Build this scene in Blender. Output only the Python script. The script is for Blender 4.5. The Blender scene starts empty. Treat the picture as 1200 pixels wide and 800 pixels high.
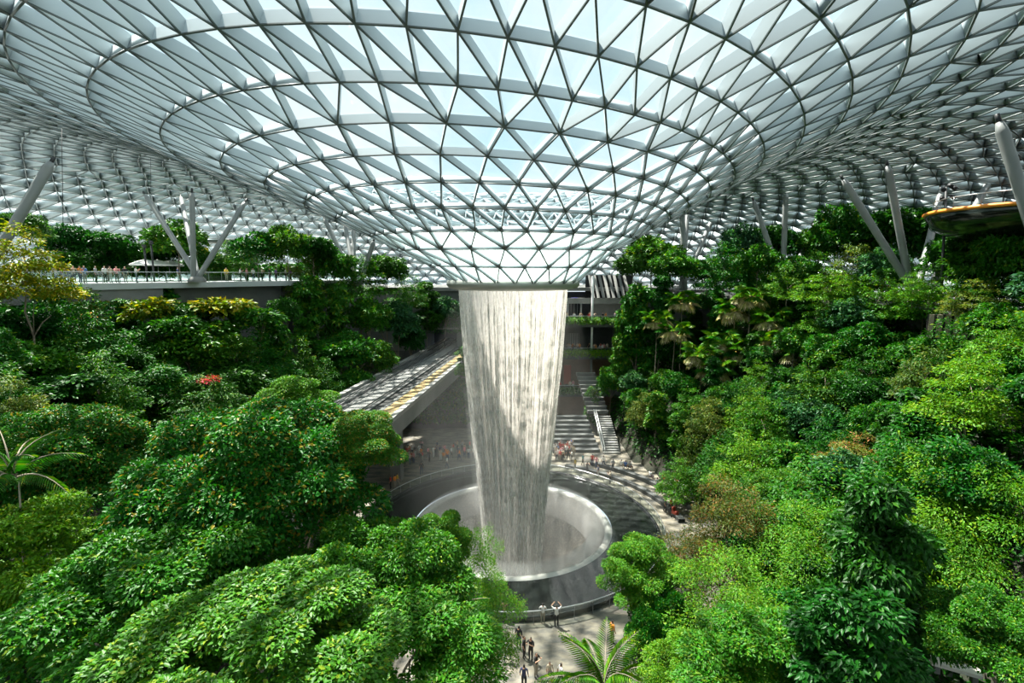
import bpy, bmesh, math, random
import numpy as np
from mathutils import Vector, Matrix, Euler

random.seed(11)
rng = np.random.default_rng(11)
scene = bpy.context.scene
col = scene.collection
R = math.radians

# ------------------------------------------------------------------ camera
CAM = Vector((0.0, -48.0, 24.65))
FPX = 600.0                                    # focal length in pixels of the 1200 x 800 frame
PITCH = math.atan(78.0 / FPX)
cd = bpy.data.cameras.new('camera')
cd.sensor_width = 36.0
cd.lens = 18.0
cd.clip_start = 0.1
cd.clip_end = 1000.0
cam = bpy.data.objects.new('camera', cd)
cam.location = CAM
cam.rotation_euler = (math.pi / 2 - PITCH, 0, 0)
col.objects.link(cam)
scene.camera = cam
CP, SP = math.cos(PITCH), math.sin(PITCH)

# ------------------------------------------------------------------ light and exposure
scene.view_settings.view_transform = 'Standard'
scene.view_settings.look = 'None'
scene.view_settings.gamma = 1.0
scene.view_settings.use_curve_mapping = False
scene.view_settings.exposure = 0.68
scene.cycles.max_bounces = 6
scene.cycles.diffuse_bounces = 3
scene.cycles.glossy_bounces = 2
scene.cycles.transmission_bounces = 3
scene.cycles.volume_bounces = 4
scene.cycles.transparent_max_bounces = 40
scene.cycles.caustics_reflective = False
scene.cycles.caustics_refractive = False

SKY_STRENGTH = 0.71
SUN_STRENGTH = 12.5
SUN_DIR = Vector((-0.33, 0.31, 0.89)).normalized()    # towards the sun

world = bpy.data.worlds.new('sky')
scene.world = world
world.use_nodes = True
wn, wl = world.node_tree.nodes, world.node_tree.links
wn.clear()
wo = wn.new('ShaderNodeOutputWorld')
wb = wn.new('ShaderNodeBackground')
wt = wn.new('ShaderNodeTexCoord')
wz = wn.new('ShaderNodeTexNoise')
wz.inputs['Scale'].default_value = 2.6
wz.inputs['Detail'].default_value = 7
wz.inputs['Roughness'].default_value = 0.6
wr = wn.new('ShaderNodeValToRGB')
wr.color_ramp.elements[0].position = 0.36
wr.color_ramp.elements[0].color = (0.60, 0.86, 0.98, 1)
wr.color_ramp.elements[1].position = 0.62
wr.color_ramp.elements[1].color = (0.90, 0.98, 1.0, 1)
wl.new(wt.outputs['Generated'], wz.inputs['Vector'])
wl.new(wz.outputs['Fac'], wr.inputs['Fac'])
wl.new(wr.outputs['Color'], wb.inputs['Color'])
wb.inputs['Strength'].default_value = SKY_STRENGTH
wl.new(wb.outputs['Background'], wo.inputs['Surface'])

sd = bpy.data.lights.new('sun', 'SUN')
sd.energy = SUN_STRENGTH
sd.angle = R(1.2)
sd.color = (1.0, 0.95, 0.86)
sun = bpy.data.objects.new('sun', sd)
sun.rotation_euler = SUN_DIR.to_track_quat('Z', 'Y').to_euler()
col.objects.link(sun)

# ------------------------------------------------------------------ projection helpers
def ray(px, py):
    u, v = (px - 600) / FPX, (400 - py) / FPX
    return Vector((u, CP + v * SP, -SP + v * CP))

def at(px, py, depth):                         # point on the pixel's ray at a depth along the view axis
    return CAM + ray(px, py) * depth

def at_z(px, py, z):                           # point where the pixel's ray meets the level z
    d = ray(px, py)
    return CAM + d * ((z - CAM.z) / d.z)

def proj(p):
    q = Vector(p) - CAM
    dep = q.y * CP - q.z * SP
    return 600 + FPX * q.x / dep, 400 - FPX * (q.y * SP + q.z * CP) / dep, dep

def proj_np(P):
    q = P - np.array(CAM)
    dep = q[..., 1] * CP - q[..., 2] * SP
    dd = np.where(np.abs(dep) < 1e-3, 1e-3, dep)
    return 600 + FPX * q[..., 0] / dd, 400 - FPX * (q[..., 1] * SP + q[..., 2] * CP) / dd, dep

# ------------------------------------------------------------------ scene helpers
def tag(o, label=None, cat=None, group=None, kind=None):
    if label: o['label'] = label
    if cat: o['category'] = cat
    if group: o['group'] = group
    if kind: o['kind'] = kind
    return o

def empty(name, loc=(0, 0, 0), rz=0.0, parent=None):
    o = bpy.data.objects.new(name, None)
    o.location = loc
    o.rotation_euler = (0, 0, rz)
    o.empty_display_size = 0.2
    col.objects.link(o)
    if parent: o.parent = parent
    return o

def link(name, me, parent=None, loc=None, rot=None, scale=None):
    o = bpy.data.objects.new(name, me)
    col.objects.link(o)
    if parent: o.parent = parent
    if loc is not None: o.location = loc
    if rot is not None: o.rotation_euler = rot
    if scale is not None: o.scale = scale
    return o

def np_mesh(name, V, F, mats, mi=None, smooth=False, colors=None):
    """V (n,3); F (m,k) equal-sized faces; colors per vertex"""
    me = bpy.data.meshes.new(name)
    V = np.asarray(V, dtype=np.float32)
    F = np.asarray(F, dtype=np.int32)
    k = F.shape[1]
    me.vertices.add(len(V))
    me.vertices.foreach_set('co', V.ravel())
    me.loops.add(F.size)
    me.loops.foreach_set('vertex_index', F.ravel())
    me.polygons.add(len(F))
    me.polygons.foreach_set('loop_start', np.arange(0, F.size, k, dtype=np.int32))
    me.polygons.foreach_set('loop_total', np.full(len(F), k, dtype=np.int32))
    if mi is not None:
        me.polygons.foreach_set('material_index', np.asarray(mi, dtype=np.int32))
    if smooth:
        me.polygons.foreach_set('use_smooth', np.ones(len(F), dtype=bool))
    if colors is not None:
        a = me.color_attributes.new('tint', 'FLOAT_COLOR', 'POINT')
        c = np.ones((len(V), 4), dtype=np.float32)
        c[:, :3] = colors
        a.data.foreach_set('color', c.ravel())
    for m in (mats if isinstance(mats, (list, tuple)) else [mats]):
        me.materials.append(m)
    me.update(calc_edges=True)
    return me

class MB:
    """collects simple shapes into ONE mesh"""
    def __init__(self):
        self.v, self.f, self.m, self.s = [], [], [], []
    def face(self, idx, m=0, s=False):
        self.f.append(tuple(idx)); self.m.append(m); self.s.append(s)
    def box(self, c, size, rz=0.0, m=0, rot=None):
        M = rot.to_matrix() if rot is not None else Matrix.Rotation(rz, 3, 'Z')
        b = len(self.v)
        for dz in (-.5, .5):
            for dx, dy in ((-.5, -.5), (.5, -.5), (.5, .5), (-.5, .5)):
                self.v.append(tuple(Vector(c) + M @ Vector((dx * size[0], dy * size[1], dz * size[2]))))
        for q in ((3, 2, 1, 0), (4, 5, 6, 7), (0, 1, 5, 4), (1, 2, 6, 5), (2, 3, 7, 6), (3, 0, 4, 7)):
            self.face([b + i for i in q], m)
        return self
    def bar(self, a, c, w, h, m=0, up=(0, 0, 1)):
        a, c = Vector(a), Vector(c)
        d = (c - a).normalized()
        s = d.cross(Vector(up))
        if s.length < 1e-5: s = Vector((1, 0, 0))
        s.normalize(); n = s.cross(d)
        b = len(self.v)
        for p in (a, c):
            for i, j in ((-.5, -.5), (.5, -.5), (.5, .5), (-.5, .5)):
                self.v.append(tuple(p + s * (i * w) + n * (j * h)))
        for q in ((0, 1, 2, 3), (7, 6, 5, 4), (0, 4, 5, 1), (1, 5, 6, 2), (2, 6, 7, 3), (3, 7, 4, 0)):
            self.face([b + i for i in q], m)
        return self
    def tube(self, pts, rad, n=8, m=0, caps=True, closed=False):
        pts = [Vector(p) for p in pts]
        rads = rad if isinstance(rad, (list, tuple)) else [rad] * len(pts)
        b = len(self.v); L = len(pts)
        for i, p in enumerate(pts):
            if closed: t = pts[(i + 1) % L] - pts[i - 1]
            else: t = pts[min(i + 1, L - 1)] - pts[max(i - 1, 0)]
            t.normalize()
            r0 = Vector((0, 0, 1)) if abs(t.z) < .9 else Vector((1, 0, 0))
            s = t.cross(r0).normalized(); u = s.cross(t)
            for k in range(n):
                a = 2 * math.pi * k / n
                self.v.append(tuple(p + (s * math.cos(a) + u * math.sin(a)) * rads[i]))
        for i in range(L if closed else L - 1):
            j = (i + 1) % L
            for k in range(n):
                q = (k + 1) % n
                self.face((b + i * n + k, b + i * n + q, b + j * n + q, b + j * n + k), m, True)
        if caps and not closed:
            self.face([b + k for k in reversed(range(n))], m)
            self.face([b + (L - 1) * n + k for k in range(n)], m)
        return self
    def lathe(self, prof, n=64, m=0, c=(0, 0), smooth=True, a0=0.0, a1=2 * math.pi):
        b = len(self.v); full = abs(a1 - a0 - 2 * math.pi) < 1e-6
        cols = n if full else n + 1
        for r, z in prof:
            for k in range(cols):
                a = a0 + (a1 - a0) * k / n
                self.v.append((c[0] + r * math.cos(a), c[1] + r * math.sin(a), z))
        for i in range(len(prof) - 1):
            for k in range(n):
                q = (k + 1) % cols
                self.face((b + i * cols + k, b + i * cols + q, b + (i + 1) * cols + q, b + (i + 1) * cols + k), m, smooth)
        return self
    def prism(self, poly, z0, z1, m=0):
        b = len(self.v); n = len(poly)
        for z in (z0, z1):
            for p in poly: self.v.append((p[0], p[1], z))
        self.face([b + i for i in reversed(range(n))], m)
        self.face([b + n + i for i in range(n)], m)
        for i in range(n):
            j = (i + 1) % n
            self.face((b + i, b + j, b + n + j, b + n + i), m)
        return self
    def mesh(self, name, mats):
        me = bpy.data.meshes.new(name)
        me.from_pydata(self.v, [], self.f)
        me.polygons.foreach_set('material_index', self.m)
        me.polygons.foreach_set('use_smooth', self.s)
        for mm in (mats if isinstance(mats, (list, tuple)) else [mats]): me.materials.append(mm)
        me.update()
        return me
    def build(self, name, mats, parent=None, **k):
        return link(name, self.mesh(name, mats), parent, **k)

# ------------------------------------------------------------------ materials
MAT = {}
def mat(name, color=(.5, .5, .5), rough=.6, metal=0.0, spec=.5, noise=None, bump=None, emit=None):
    m = bpy.data.materials.new(name); m.use_nodes = True
    nt = m.node_tree; b = nt.nodes['Principled BSDF']
    b.inputs['Base Color'].default_value = (*color, 1)
    b.inputs['Roughness'].default_value = rough
    b.inputs['Metallic'].default_value = metal
    b.inputs['Specular IOR Level'].default_value = spec
    if noise or bump:
        tc = nt.nodes.new('ShaderNodeTexCoord')
    if noise:                                  # (scale, second colour, lo, hi)
        n = nt.nodes.new('ShaderNodeTexNoise'); n.inputs['Scale'].default_value = noise[0]; n.inputs['Detail'].default_value = 6
        r = nt.nodes.new('ShaderNodeValToRGB')
        r.color_ramp.elements[0].position = noise[2] if len(noise) > 2 else .35
        r.color_ramp.elements[1].position = noise[3] if len(noise) > 3 else .65
        r.color_ramp.elements[0].color = (*color, 1); r.color_ramp.elements[1].color = (*noise[1], 1)
        nt.links.new(tc.outputs['Object'], n.inputs['Vector']); nt.links.new(n.outputs['Fac'], r.inputs['Fac'])
        nt.links.new(r.outputs['Color'], b.inputs['Base Color'])
    if bump:
        n2 = nt.nodes.new('ShaderNodeTexNoise'); n2.inputs['Scale'].default_value = bump[0]; n2.inputs['Detail'].default_value = 5
        bp = nt.nodes.new('ShaderNodeBump'); bp.inputs['Strength'].default_value = bump[1]; bp.inputs['Distance'].default_value = bump[2] if len(bump) > 2 else .1
        nt.links.new(tc.outputs['Object'], n2.inputs['Vector']); nt.links.new(n2.outputs['Fac'], bp.inputs['Height'])
        nt.links.new(bp.outputs['Normal'], b.inputs['Normal'])
    if emit:
        b.inputs['Emission Color'].default_value = (*emit[0], 1); b.inputs['Emission Strength'].default_value = emit[1]
    MAT[name] = m
    return m

mat('fin_paint', (.42, .49, .52), .4, noise=(.6, (.46, .52, .54)))
mat('fin_edge', (.095, .12, .12), .5)
mat('rim_metal', (.36, .37, .34), .4, .3)
mat('strut_paint', (.19, .205, .205), .45, noise=(.4, (.24, .25, .245)))
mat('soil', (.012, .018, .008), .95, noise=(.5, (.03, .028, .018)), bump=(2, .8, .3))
mat('concrete', (.14, .145, .14), .8, noise=(.35, (.19, .19, .18)), bump=(6, .2, .03))
mat('concrete_light', (.23, .23, .215), .75, noise=(.5, (.29, .285, .265)))
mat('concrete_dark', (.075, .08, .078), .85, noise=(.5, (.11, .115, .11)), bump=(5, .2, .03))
mat('slab_edge', (.42, .45, .45), .6, noise=(.3, (.48, .50, .5)))
mat('black_stone', (.018, .02, .021), .25)
mat('wet_stone', (.10, .094, .082), .25, noise=(6, (.30, .27, .23), .47, .68), bump=(9, .7, .06))
mat('lip_stone', (.40, .40, .37), .3, noise=(1.5, (.5, .49, .45)))
mat('steel', (.62, .63, .63), .28, .85)
mat('rail_metal', (.34, .35, .35), .4, .7)
mat('dark_metal', (.03, .033, .035), .5, .3)
mat('white_paint', (.78, .78, .76), .5)
mat('tan_grating', (.36, .26, .11), .7, noise=(3, (.28, .20, .08)))
mat('track_bed', (.022, .024, .023), .9, noise=(2, (.04, .04, .038)))
mat('brown_panel', (.15, .085, .06), .7, noise=(.6, (.20, .12, .085)))
mat('red_panel', (.30, .05, .03), .6)
mat('orange_paint', (.85, .28, .03), .5)
mat('orange_glow', (.85, .40, .12), .5, emit=((1.0, .45, .12), 1.2))
mat('blue_sign', (.10, .10, .55), .4, emit=((.22, .2, .9), .8))
mat('dark_interior', (.025, .027, .028), .9)
mat('canvas_white', (.80, .78, .74), .8)
mat('timber', (.28, .22, .16), .7, noise=(1.2, (.36, .30, .22)))
mat('bark', (.16, .125, .09), .9, noise=(4, (.25, .21, .16)), bump=(10, .6, .04))
mat('palm_bark', (.27, .22, .16), .9, noise=(5, (.36, .31, .24)))
mat('bench_white', (.72, .68, .60), .6)

# plaza paving: pale stone with broad darker drifts
m = mat('paving', (.33, .315, .27), .6)
nt = m.node_tree; b = nt.nodes['Principled BSDF']
tc = nt.nodes.new('ShaderNodeTexCoord')
n1 = nt.nodes.new('ShaderNodeTexNoise'); n1.inputs['Scale'].default_value = .55; n1.inputs['Detail'].default_value = 8; n1.inputs['Roughness'].default_value = .65
r1 = nt.nodes.new('ShaderNodeValToRGB')
r1.color_ramp.elements[0].position = .38; r1.color_ramp.elements[0].color = (.085, .085, .078, 1)
r1.color_ramp.elements[1].position = .6; r1.color_ramp.elements[1].color = (.25, .22, .165, 1)
mp = nt.nodes.new('ShaderNodeMapping'); mp.inputs['Scale'].default_value = (1, 2.2, 1)
nt.links.new(tc.outputs['Object'], mp.inputs['Vector']); nt.links.new(mp.outputs['Vector'], n1.inputs['Vector'])
nt.links.new(n1.outputs['Fac'], r1.inputs['Fac']); nt.links.new(r1.outputs['Color'], b.inputs['Base Color'])

def glassy(name, tint, gloss, rough=.04):
    m = bpy.data.materials.new(name); m.use_nodes = True
    nt = m.node_tree; nt.nodes.clear()
    o = nt.nodes.new('ShaderNodeOutputMaterial'); mx = nt.nodes.new('ShaderNodeMixShader')
    t = nt.nodes.new('ShaderNodeBsdfTransparent'); t.inputs['Color'].default_value = (*tint, 1)
    g = nt.nodes.new('ShaderNodeBsdfGlossy'); g.inputs['Roughness'].default_value = rough; g.inputs['Color'].default_value = (.9, .95, .95, 1)
    mx.inputs['Fac'].default_value = gloss
    nt.links.new(t.outputs[0], mx.inputs[1]); nt.links.new(g.outputs[0], mx.inputs[2]); nt.links.new(mx.outputs[0], o.inputs['Surface'])
    MAT[name] = m
    return m
glassy('roof_glass', (.975, .992, .992), .03)
def wet_glass(name):                            # glass with a film of running water: partly milky
    m = bpy.data.materials.new(name); m.use_nodes = True
    nt = m.node_tree; nt.nodes.clear()
    o = nt.nodes.new('ShaderNodeOutputMaterial'); mx = nt.nodes.new('ShaderNodeMixShader')
    t = nt.nodes.new('ShaderNodeBsdfTransparent'); t.inputs['Color'].default_value = (.96, .99, .985, 1)
    d = nt.nodes.new('ShaderNodeBsdfTranslucent'); d.inputs['Color'].default_value = (.62, .72, .70, 1)
    tc = nt.nodes.new('ShaderNodeTexCoord'); n = nt.nodes.new('ShaderNodeTexNoise'); n.inputs['Scale'].default_value = 2.2; n.inputs['Detail'].default_value = 6; n.inputs['Roughness'].default_value = .75
    mr = nt.nodes.new('ShaderNodeMapRange'); mr.inputs['From Min'].default_value = .35; mr.inputs['From Max'].default_value = .65; mr.inputs['To Min'].default_value = .14; mr.inputs['To Max'].default_value = .48
    nt.links.new(tc.outputs['Object'], n.inputs['Vector']); nt.links.new(n.outputs['Fac'], mr.inputs['Value']); nt.links.new(mr.outputs[0], mx.inputs['Fac'])
    nt.links.new(t.outputs[0], mx.inputs[1]); nt.links.new(d.outputs[0], mx.inputs[2]); nt.links.new(mx.outputs[0], o.inputs['Surface'])
    MAT[name] = m
    return m
wet_glass('wet_glass')
glassy('rail_glass', (.80, .88, .86), .10)

# pond water
m = mat('pond_water', (.018, .022, .02), .07, spec=.5, bump=(1.6, .25, .05))

# ------------------------------------------------------------------ roof: glass and steel funnel (rings growing out from the oculus)
RINGS = [  # cx, cy, r, h, tilt x, tilt y, nodes
    (.27, -.34, 5.76, 23.92, -.01, .01, 24), (0, -.29, 7.61, 25.41, -.01, .03, 24), (-.52, -.66, 9.67, 26.76, 0, .03, 24),
    (-.72, -1.07, 11.68, 27.77, -.01, .02, 42), (-1.48, -1.48, 13.54, 28.75, -.02, 0, 42), (-1.92, -1.85, 15.22, 29.43, -.03, -.035, 42),
    (-2.61, -2.18, 17.14, 30.26, -.04, -.045, 42), (-3.22, -2.57, 19.11, 31.14, -.04, -.045, 42), (-4.14, -2.96, 21.33, 32.0, -.045, -.045, 76),
    (-5.02, -3.41, 23.67, 33.14, -.05, -.04, 76)]
x = list(RINGS[-1]); slope = .38
for i in range(25):
    dr = 2.4 if i < 6 else 2.75
    if i < 3: slope = .9 / 2.4 * (1 - .06 * i)
    elif i < 9: slope -= .055
    elif i < 16: slope -= .055
    else: slope -= .024
    fade = max(0.0, 1 - i / 16.0)
    x = [x[0] - (.5 if i < 6 else .05), x[1] - (.4 if i < 4 else .1), x[2] + dr, x[3] + slope * dr, -.05 * fade, -.04 * fade,
         76 if i < 4 else 100 if i < 11 else 132]
    RINGS.append(tuple(x))

def ring_pt(k, a):
    cx, cy, r, h, tx, ty, n = RINGS[k]
    c, s = math.cos(a), math.sin(a)
    return (cx + r * c, cy + r * s, h + tx * r * c + ty * r * s)

nodes, start, angs = [], [], []
ph = 0.0
for k, rg in enumerate(RINGS):
    n = rg[6]
    ph = (.5 if k % 2 else 0.0) * 2 * math.pi / n
    start.append(len(nodes))
    al = [ph + 2 * math.pi * i / n for i in range(n)]
    angs.append(al)
    nodes += [ring_pt(k, a) for a in al]
NODES = np.array(nodes)
tris, edges = [], set()
def add_edge(a, c): edges.add((min(a, c), max(a, c)))
for k in range(len(RINGS)):
    n = RINGS[k][6]
    for i in range(n): add_edge(start[k] + i, start[k] + (i + 1) % n)
    if k + 1 == len(RINGS): break
    A, B = angs[k], angs[k + 1]
    na, nb = len(A), len(B); i = j = 0
    add_edge(start[k], start[k + 1])
    while i < na or j < nb:
        nA = A[(i + 1) % na] + (2 * math.pi if i + 1 >= na else 0)
        nB = B[(j + 1) % nb] + (2 * math.pi if j + 1 >= nb else 0)
        ai, bj = start[k] + i % na, start[k + 1] + j % nb
        if j >= nb or (i < na and nA <= nB):
            t = (ai, start[k] + (i + 1) % na, bj); i += 1
            add_edge(start[k] + i % na, bj)
        else:
            t = (ai, start[k + 1] + (j + 1) % nb, bj); j += 1
            add_edge(ai, start[k + 1] + j % nb)
        tris.append(t)
TRI = np.array(tris)
# upward normals
fn = np.cross(NODES[TRI[:, 1]] - NODES[TRI[:, 0]], NODES[TRI[:, 2]] - NODES[TRI[:, 0]])
fn *= np.sign(fn[:, 2:3]) ; fl = np.linalg.norm(fn, axis=1, keepdims=True); fn /= np.maximum(fl, 1e-9)
vn = np.zeros_like(NODES)
for c in range(3): np.add.at(vn, TRI[:, c], fn)
vn /= np.linalg.norm(vn, axis=1, keepdims=True)
from mathutils.bvhtree import BVHTree
ROOF_BVH = BVHTree.FromPolygons([tuple(p) for p in NODES], [tuple(t) for t in tris])
def roof_z(x, y):
    h = ROOF_BVH.ray_cast(Vector((x, y, 0)), Vector((0, 0, 1)))
    return h[0].z if h[0] else 30.0


ceiling = empty('ceiling')
tag(ceiling, 'glass and white steel lattice roof dipping into a funnel above the waterfall', 'roof', kind='structure')
FIN_D, FIN_T, CAP_W, CAP_T = .5, .07, .085, .045
fb = MB()
fb.box((.5, 0, -FIN_D / 2), (1, FIN_T, FIN_D), m=0)
fb.box((.5, 0, -FIN_D - CAP_T / 2), (1, CAP_W, CAP_T), m=1)
fin_mesh = fb.mesh('beam', [MAT['fin_paint'], MAT['fin_edge']])
fin_V = np.array(fb.v); fin_F = np.array(fb.f); fin_M = np.array(fb.m)
E = np.array(sorted(edges))
mats_e = []
d = NODES[E[:, 1]] - NODES[E[:, 0]]
L = np.linalg.norm(d, axis=1, keepdims=True); X = d / L
N = vn[E[:, 0]] + vn[E[:, 1]]; N -= X * (N * X).sum(1, keepdims=True); N /= np.linalg.norm(N, axis=1, keepdims=True)
Y = np.cross(N, X)
RAD = np.concatenate([np.full(rg[6], rg[2]) for rg in RINGS])
GROW = np.interp(RAD, [6, 12, 19, 30, 45, 55], [.5, .72, 1.0, 1.6, 2.2, 2.8])      # fins grow deeper away from the oculus
GE = GROW[E].mean(1)[:, None]
O = NODES[E[:, 0]] + N * (FIN_D + CAP_T) * GE       # node pattern lies on the visible lower edges
def screen_measure(P):
    sx, sy, dep = proj_np(P)
    ok = (dep > 1).all(1) & (sx.min(1) > -60) & (sx.max(1) < 1260) & (sy.min(1) > -60) & (sy.max(1) < 420)
    return sx, sy, dep, ok
P2 = NODES[E]
sx, sy, dep, ok = screen_measure(P2)
size = np.hypot(sx[:, 0] - sx[:, 1], sy[:, 0] - sy[:, 1]) * (FIN_D * FPX / np.maximum(dep.mean(1), 1))
front = P2[:, :, 1].mean(1) < 2.0
size = np.where(ok & front, size, 0)
order = np.argsort(-size)
near = set(order[:300].tolist())
for e in order[:300]:
    o = link('beam', fin_mesh, ceiling)
    q = N[e] * GE[e][0]
    M = Matrix(((X[e][0] * L[e][0], Y[e][0], q[0], O[e][0]), (X[e][1] * L[e][0], Y[e][1], q[1], O[e][1]),
                (X[e][2] * L[e][0], Y[e][2], q[2], O[e][2]), (0, 0, 0, 1)))
    o.matrix_world = M
rest = order[300:]
V = (O[rest][:, None, :] + X[rest][:, None, :] * (fin_V[None, :, 0:1] * L[rest][:, None, :])
     + Y[rest][:, None, :] * fin_V[None, :, 1:2] + N[rest][:, None, :] * GE[rest][:, None, :] * fin_V[None, :, 2:3]).reshape(-1, 3)
F = (fin_F[None] + (np.arange(len(rest)) * len(fin_V))[:, None, None]).reshape(-1, 4)
o = link('far_beam_lattice', np_mesh('far_beam_lattice', V, F, [MAT['fin_paint'], MAT['fin_edge']], np.tile(fin_M, len(rest))), ceiling)
o['kind'] = 'stuff'
# glass panes on top of the fins
TOP = NODES + vn * ((FIN_D + CAP_T) * GROW[:, None] + .03)
T3 = TOP[TRI]
ctr = T3.mean(1, keepdims=True)
T3 = ctr + (T3 - ctr) * .975
sx, sy, dep, ok = screen_measure(T3)
area = np.abs((sx[:, 1] - sx[:, 0]) * (sy[:, 2] - sy[:, 0]) - (sx[:, 2] - sx[:, 0]) * (sy[:, 1] - sy[:, 0]))
area = np.where(ok & (T3[:, :, 1].mean(1) < 2.0), area, 0)
order = np.argsort(-area)
PT = .03
def prism_arrays(idx):
    lo = T3[idx]; hi = lo + fn[idx][:, None, :] * PT
    return np.concatenate([lo, hi], 1)
for t in order[:300]:
    pv = prism_arrays(np.array([t]))[0]
    me = bpy.data.meshes.new('glass_pane')
    me.from_pydata([tuple(p) for p in pv], [], [(0, 1, 2), (3, 5, 4), (0, 3, 4, 1), (1, 4, 5, 2), (2, 5, 3, 0)])
    me.materials.append(MAT['wet_glass' if RAD[TRI[t]].max() < 12.5 else 'roof_glass'])
    link('glass_pane', me, ceiling)
rest = order[300:]
pv = prism_arrays(rest)
V = pv.reshape(-1, 3)
tf = np.array([(0, 1, 2), (3, 5, 4)])
F = (tf[None] + (np.arange(len(rest)) * 6)[:, None, None]).reshape(-1, 3)
o = link('far_glass_panes', np_mesh('far_glass_panes', V, F, [MAT['roof_glass'], MAT['wet_glass']], np.repeat((RAD[TRI[rest]].max(1) < 12.5).astype(int), 2)), ceiling)
o['kind'] = 'stuff'
# oculus rim and gutter
rim = MB()
rim.lathe([(5.05, 23.30), (5.9, 23.45), (6.15, 23.75), (6.1, 24.15), (5.5, 24.2), (5.0, 23.9), (5.05, 23.30)], 72, c=(.1, -.1))
rim.build('oculus_rim', MAT['rim_metal'], ceiling)

# ------------------------------------------------------------------ terrain: valley with planted slopes
def lerp_tab(t, tab):
    return np.interp(t, [a for a, _ in tab], [c for _, c in tab])
WR = [(-60, 9), (-25, 9.5), (-12, 16.5), (0, 19.5), (10, 18), (18, 15), (40, 15)]
WL = [(-60, 9), (-25, 10), (-12, 16), (0, 19.5), (12, 22), (40, 22)]
def terr(x, y):
    x = np.asarray(x, float); y = np.asarray(y, float)
    r = np.clip((x - lerp_tab(y, WR)) * .88, 0, 20.3)
    l = np.clip((-x - lerp_tab(y, WL)) * 1.0, 0, 17.0)
    z = np.maximum(r, l)
    st = 2.4
    k = np.floor(z / st); f = z / st - k
    f2 = np.clip((f - .55) / .45, 0, 1); f2 = f2 * f2 * (3 - 2 * f2)
    return np.where(z > .01, st * (k + f2), 0.0)
def terr1(x, y): return float(terr(x, y))
gx = np.arange(-70, 70.5, 1.0); gy = np.arange(-66, 48.5, 1.0)
GX, GY = np.meshgrid(gx, gy)
GZ = terr(GX, GY) + np.where(terr(GX, GY) > 0.05, (rng.random(GX.shape) - .5) * .35, -.06)
V = np.stack([GX, GY, GZ], -1).reshape(-1, 3)
nx, ny = len(gx), len(gy)
ii, jj = np.meshgrid(np.arange(nx - 1), np.arange(ny - 1))
a0 = (jj * nx + ii).ravel()
F = np.stack([a0, a0 + 1, a0 + nx + 1, a0 + nx], 1)
fc = V[F].mean(1); F = F[np.hypot(fc[:, 0], fc[:, 1]) > 12.2]       # open where the pool is sunk in
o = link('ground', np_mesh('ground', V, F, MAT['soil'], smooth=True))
tag(o, 'dark soil of the terraced planted slopes around the valley', 'ground', kind='structure')

# plaza floor with the round hole of the pond
fl = MB()
n = 96
for k in range(n):
    pass
prof_in = [(14.25 * math.cos(2 * math.pi * k / n), 14.25 * math.sin(2 * math.pi * k / n)) for k in range(n)]
def square_out(a):
    c, s = math.cos(a), math.sin(a); r = 48 / max(abs(c), abs(s)); return (r * c, r * s)
fv = [(x, y, 0) for x, y in prof_in] + [(*square_out(2 * math.pi * k / n), 0) for k in range(n)]
ff = [(k, n + k, n + (k + 1) % n, (k + 1) % n) for k in range(n)]
me = bpy.data.meshes.new('floor'); me.from_pydata(fv, [], ff); me.materials.append(MAT['paving'])
o = link('floor', me); tag(o, 'sunlit stone paving of the plaza around the round pool', 'floor', kind='structure')

# ------------------------------------------------------------------ round pool
pool = empty('round_pool', (0, 0, 0))
tag(pool, 'round dark pool with a sunken bowl catching the waterfall', 'pool')
MB().lathe([(9.75, .30), (14.0, .30)], 96).build('outer_water', MAT['pond_water'], pool)
MB().lathe([(14.0, .18), (14.0, .42), (14.25, .42), (14.3, .36), (14.3, -.02)], 96).build('kerb', MAT['black_stone'], pool)
MB().lathe([(9.0, .0), (9.15, .36), (9.4, .40), (9.6, .33), (9.8, .1)], 96).build('bowl_lip', MAT['lip_stone'], pool)
MB().lathe([(9.05, .12), (8.75, -.6), (7.9, -2.6), (6.6, -5.6), (5.0, -9.6), (3.8, -13.5), (3.4, -18.0), (0.0, -18.0)], 96).build('bowl', MAT['wet_stone'], pool)
rail = empty('pool_railing', (0, 0, 0))
tag(rail, 'curved glass railing with steel handrail around the pool edge', 'railing')
pr = 14.55
MB().tube([(pr * math.cos(2 * math.pi * k / 128), pr * math.sin(2 * math.pi * k / 128), 1.02) for k in range(128)], .045, 8, closed=True).build('handrail', MAT['steel'], rail)
NP = 60
gm = MB().lathe([(pr - .01, .06), (pr - .01, .98)], 3, a0=.004, a1=2 * math.pi / NP - .004).mesh('glass_panel', MAT['rail_glass'])
pm = MB().box((pr + .02, 0, .5), (.04, .04, 1.0)).mesh('post', MAT['rail_metal'])
for k in range(NP):
    link('glass_panel', gm, rail, rot=(0, 0, 2 * math.pi * k / NP))
    link('post', pm, rail, rot=(0, 0, 2 * math.pi * k / NP))

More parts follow.
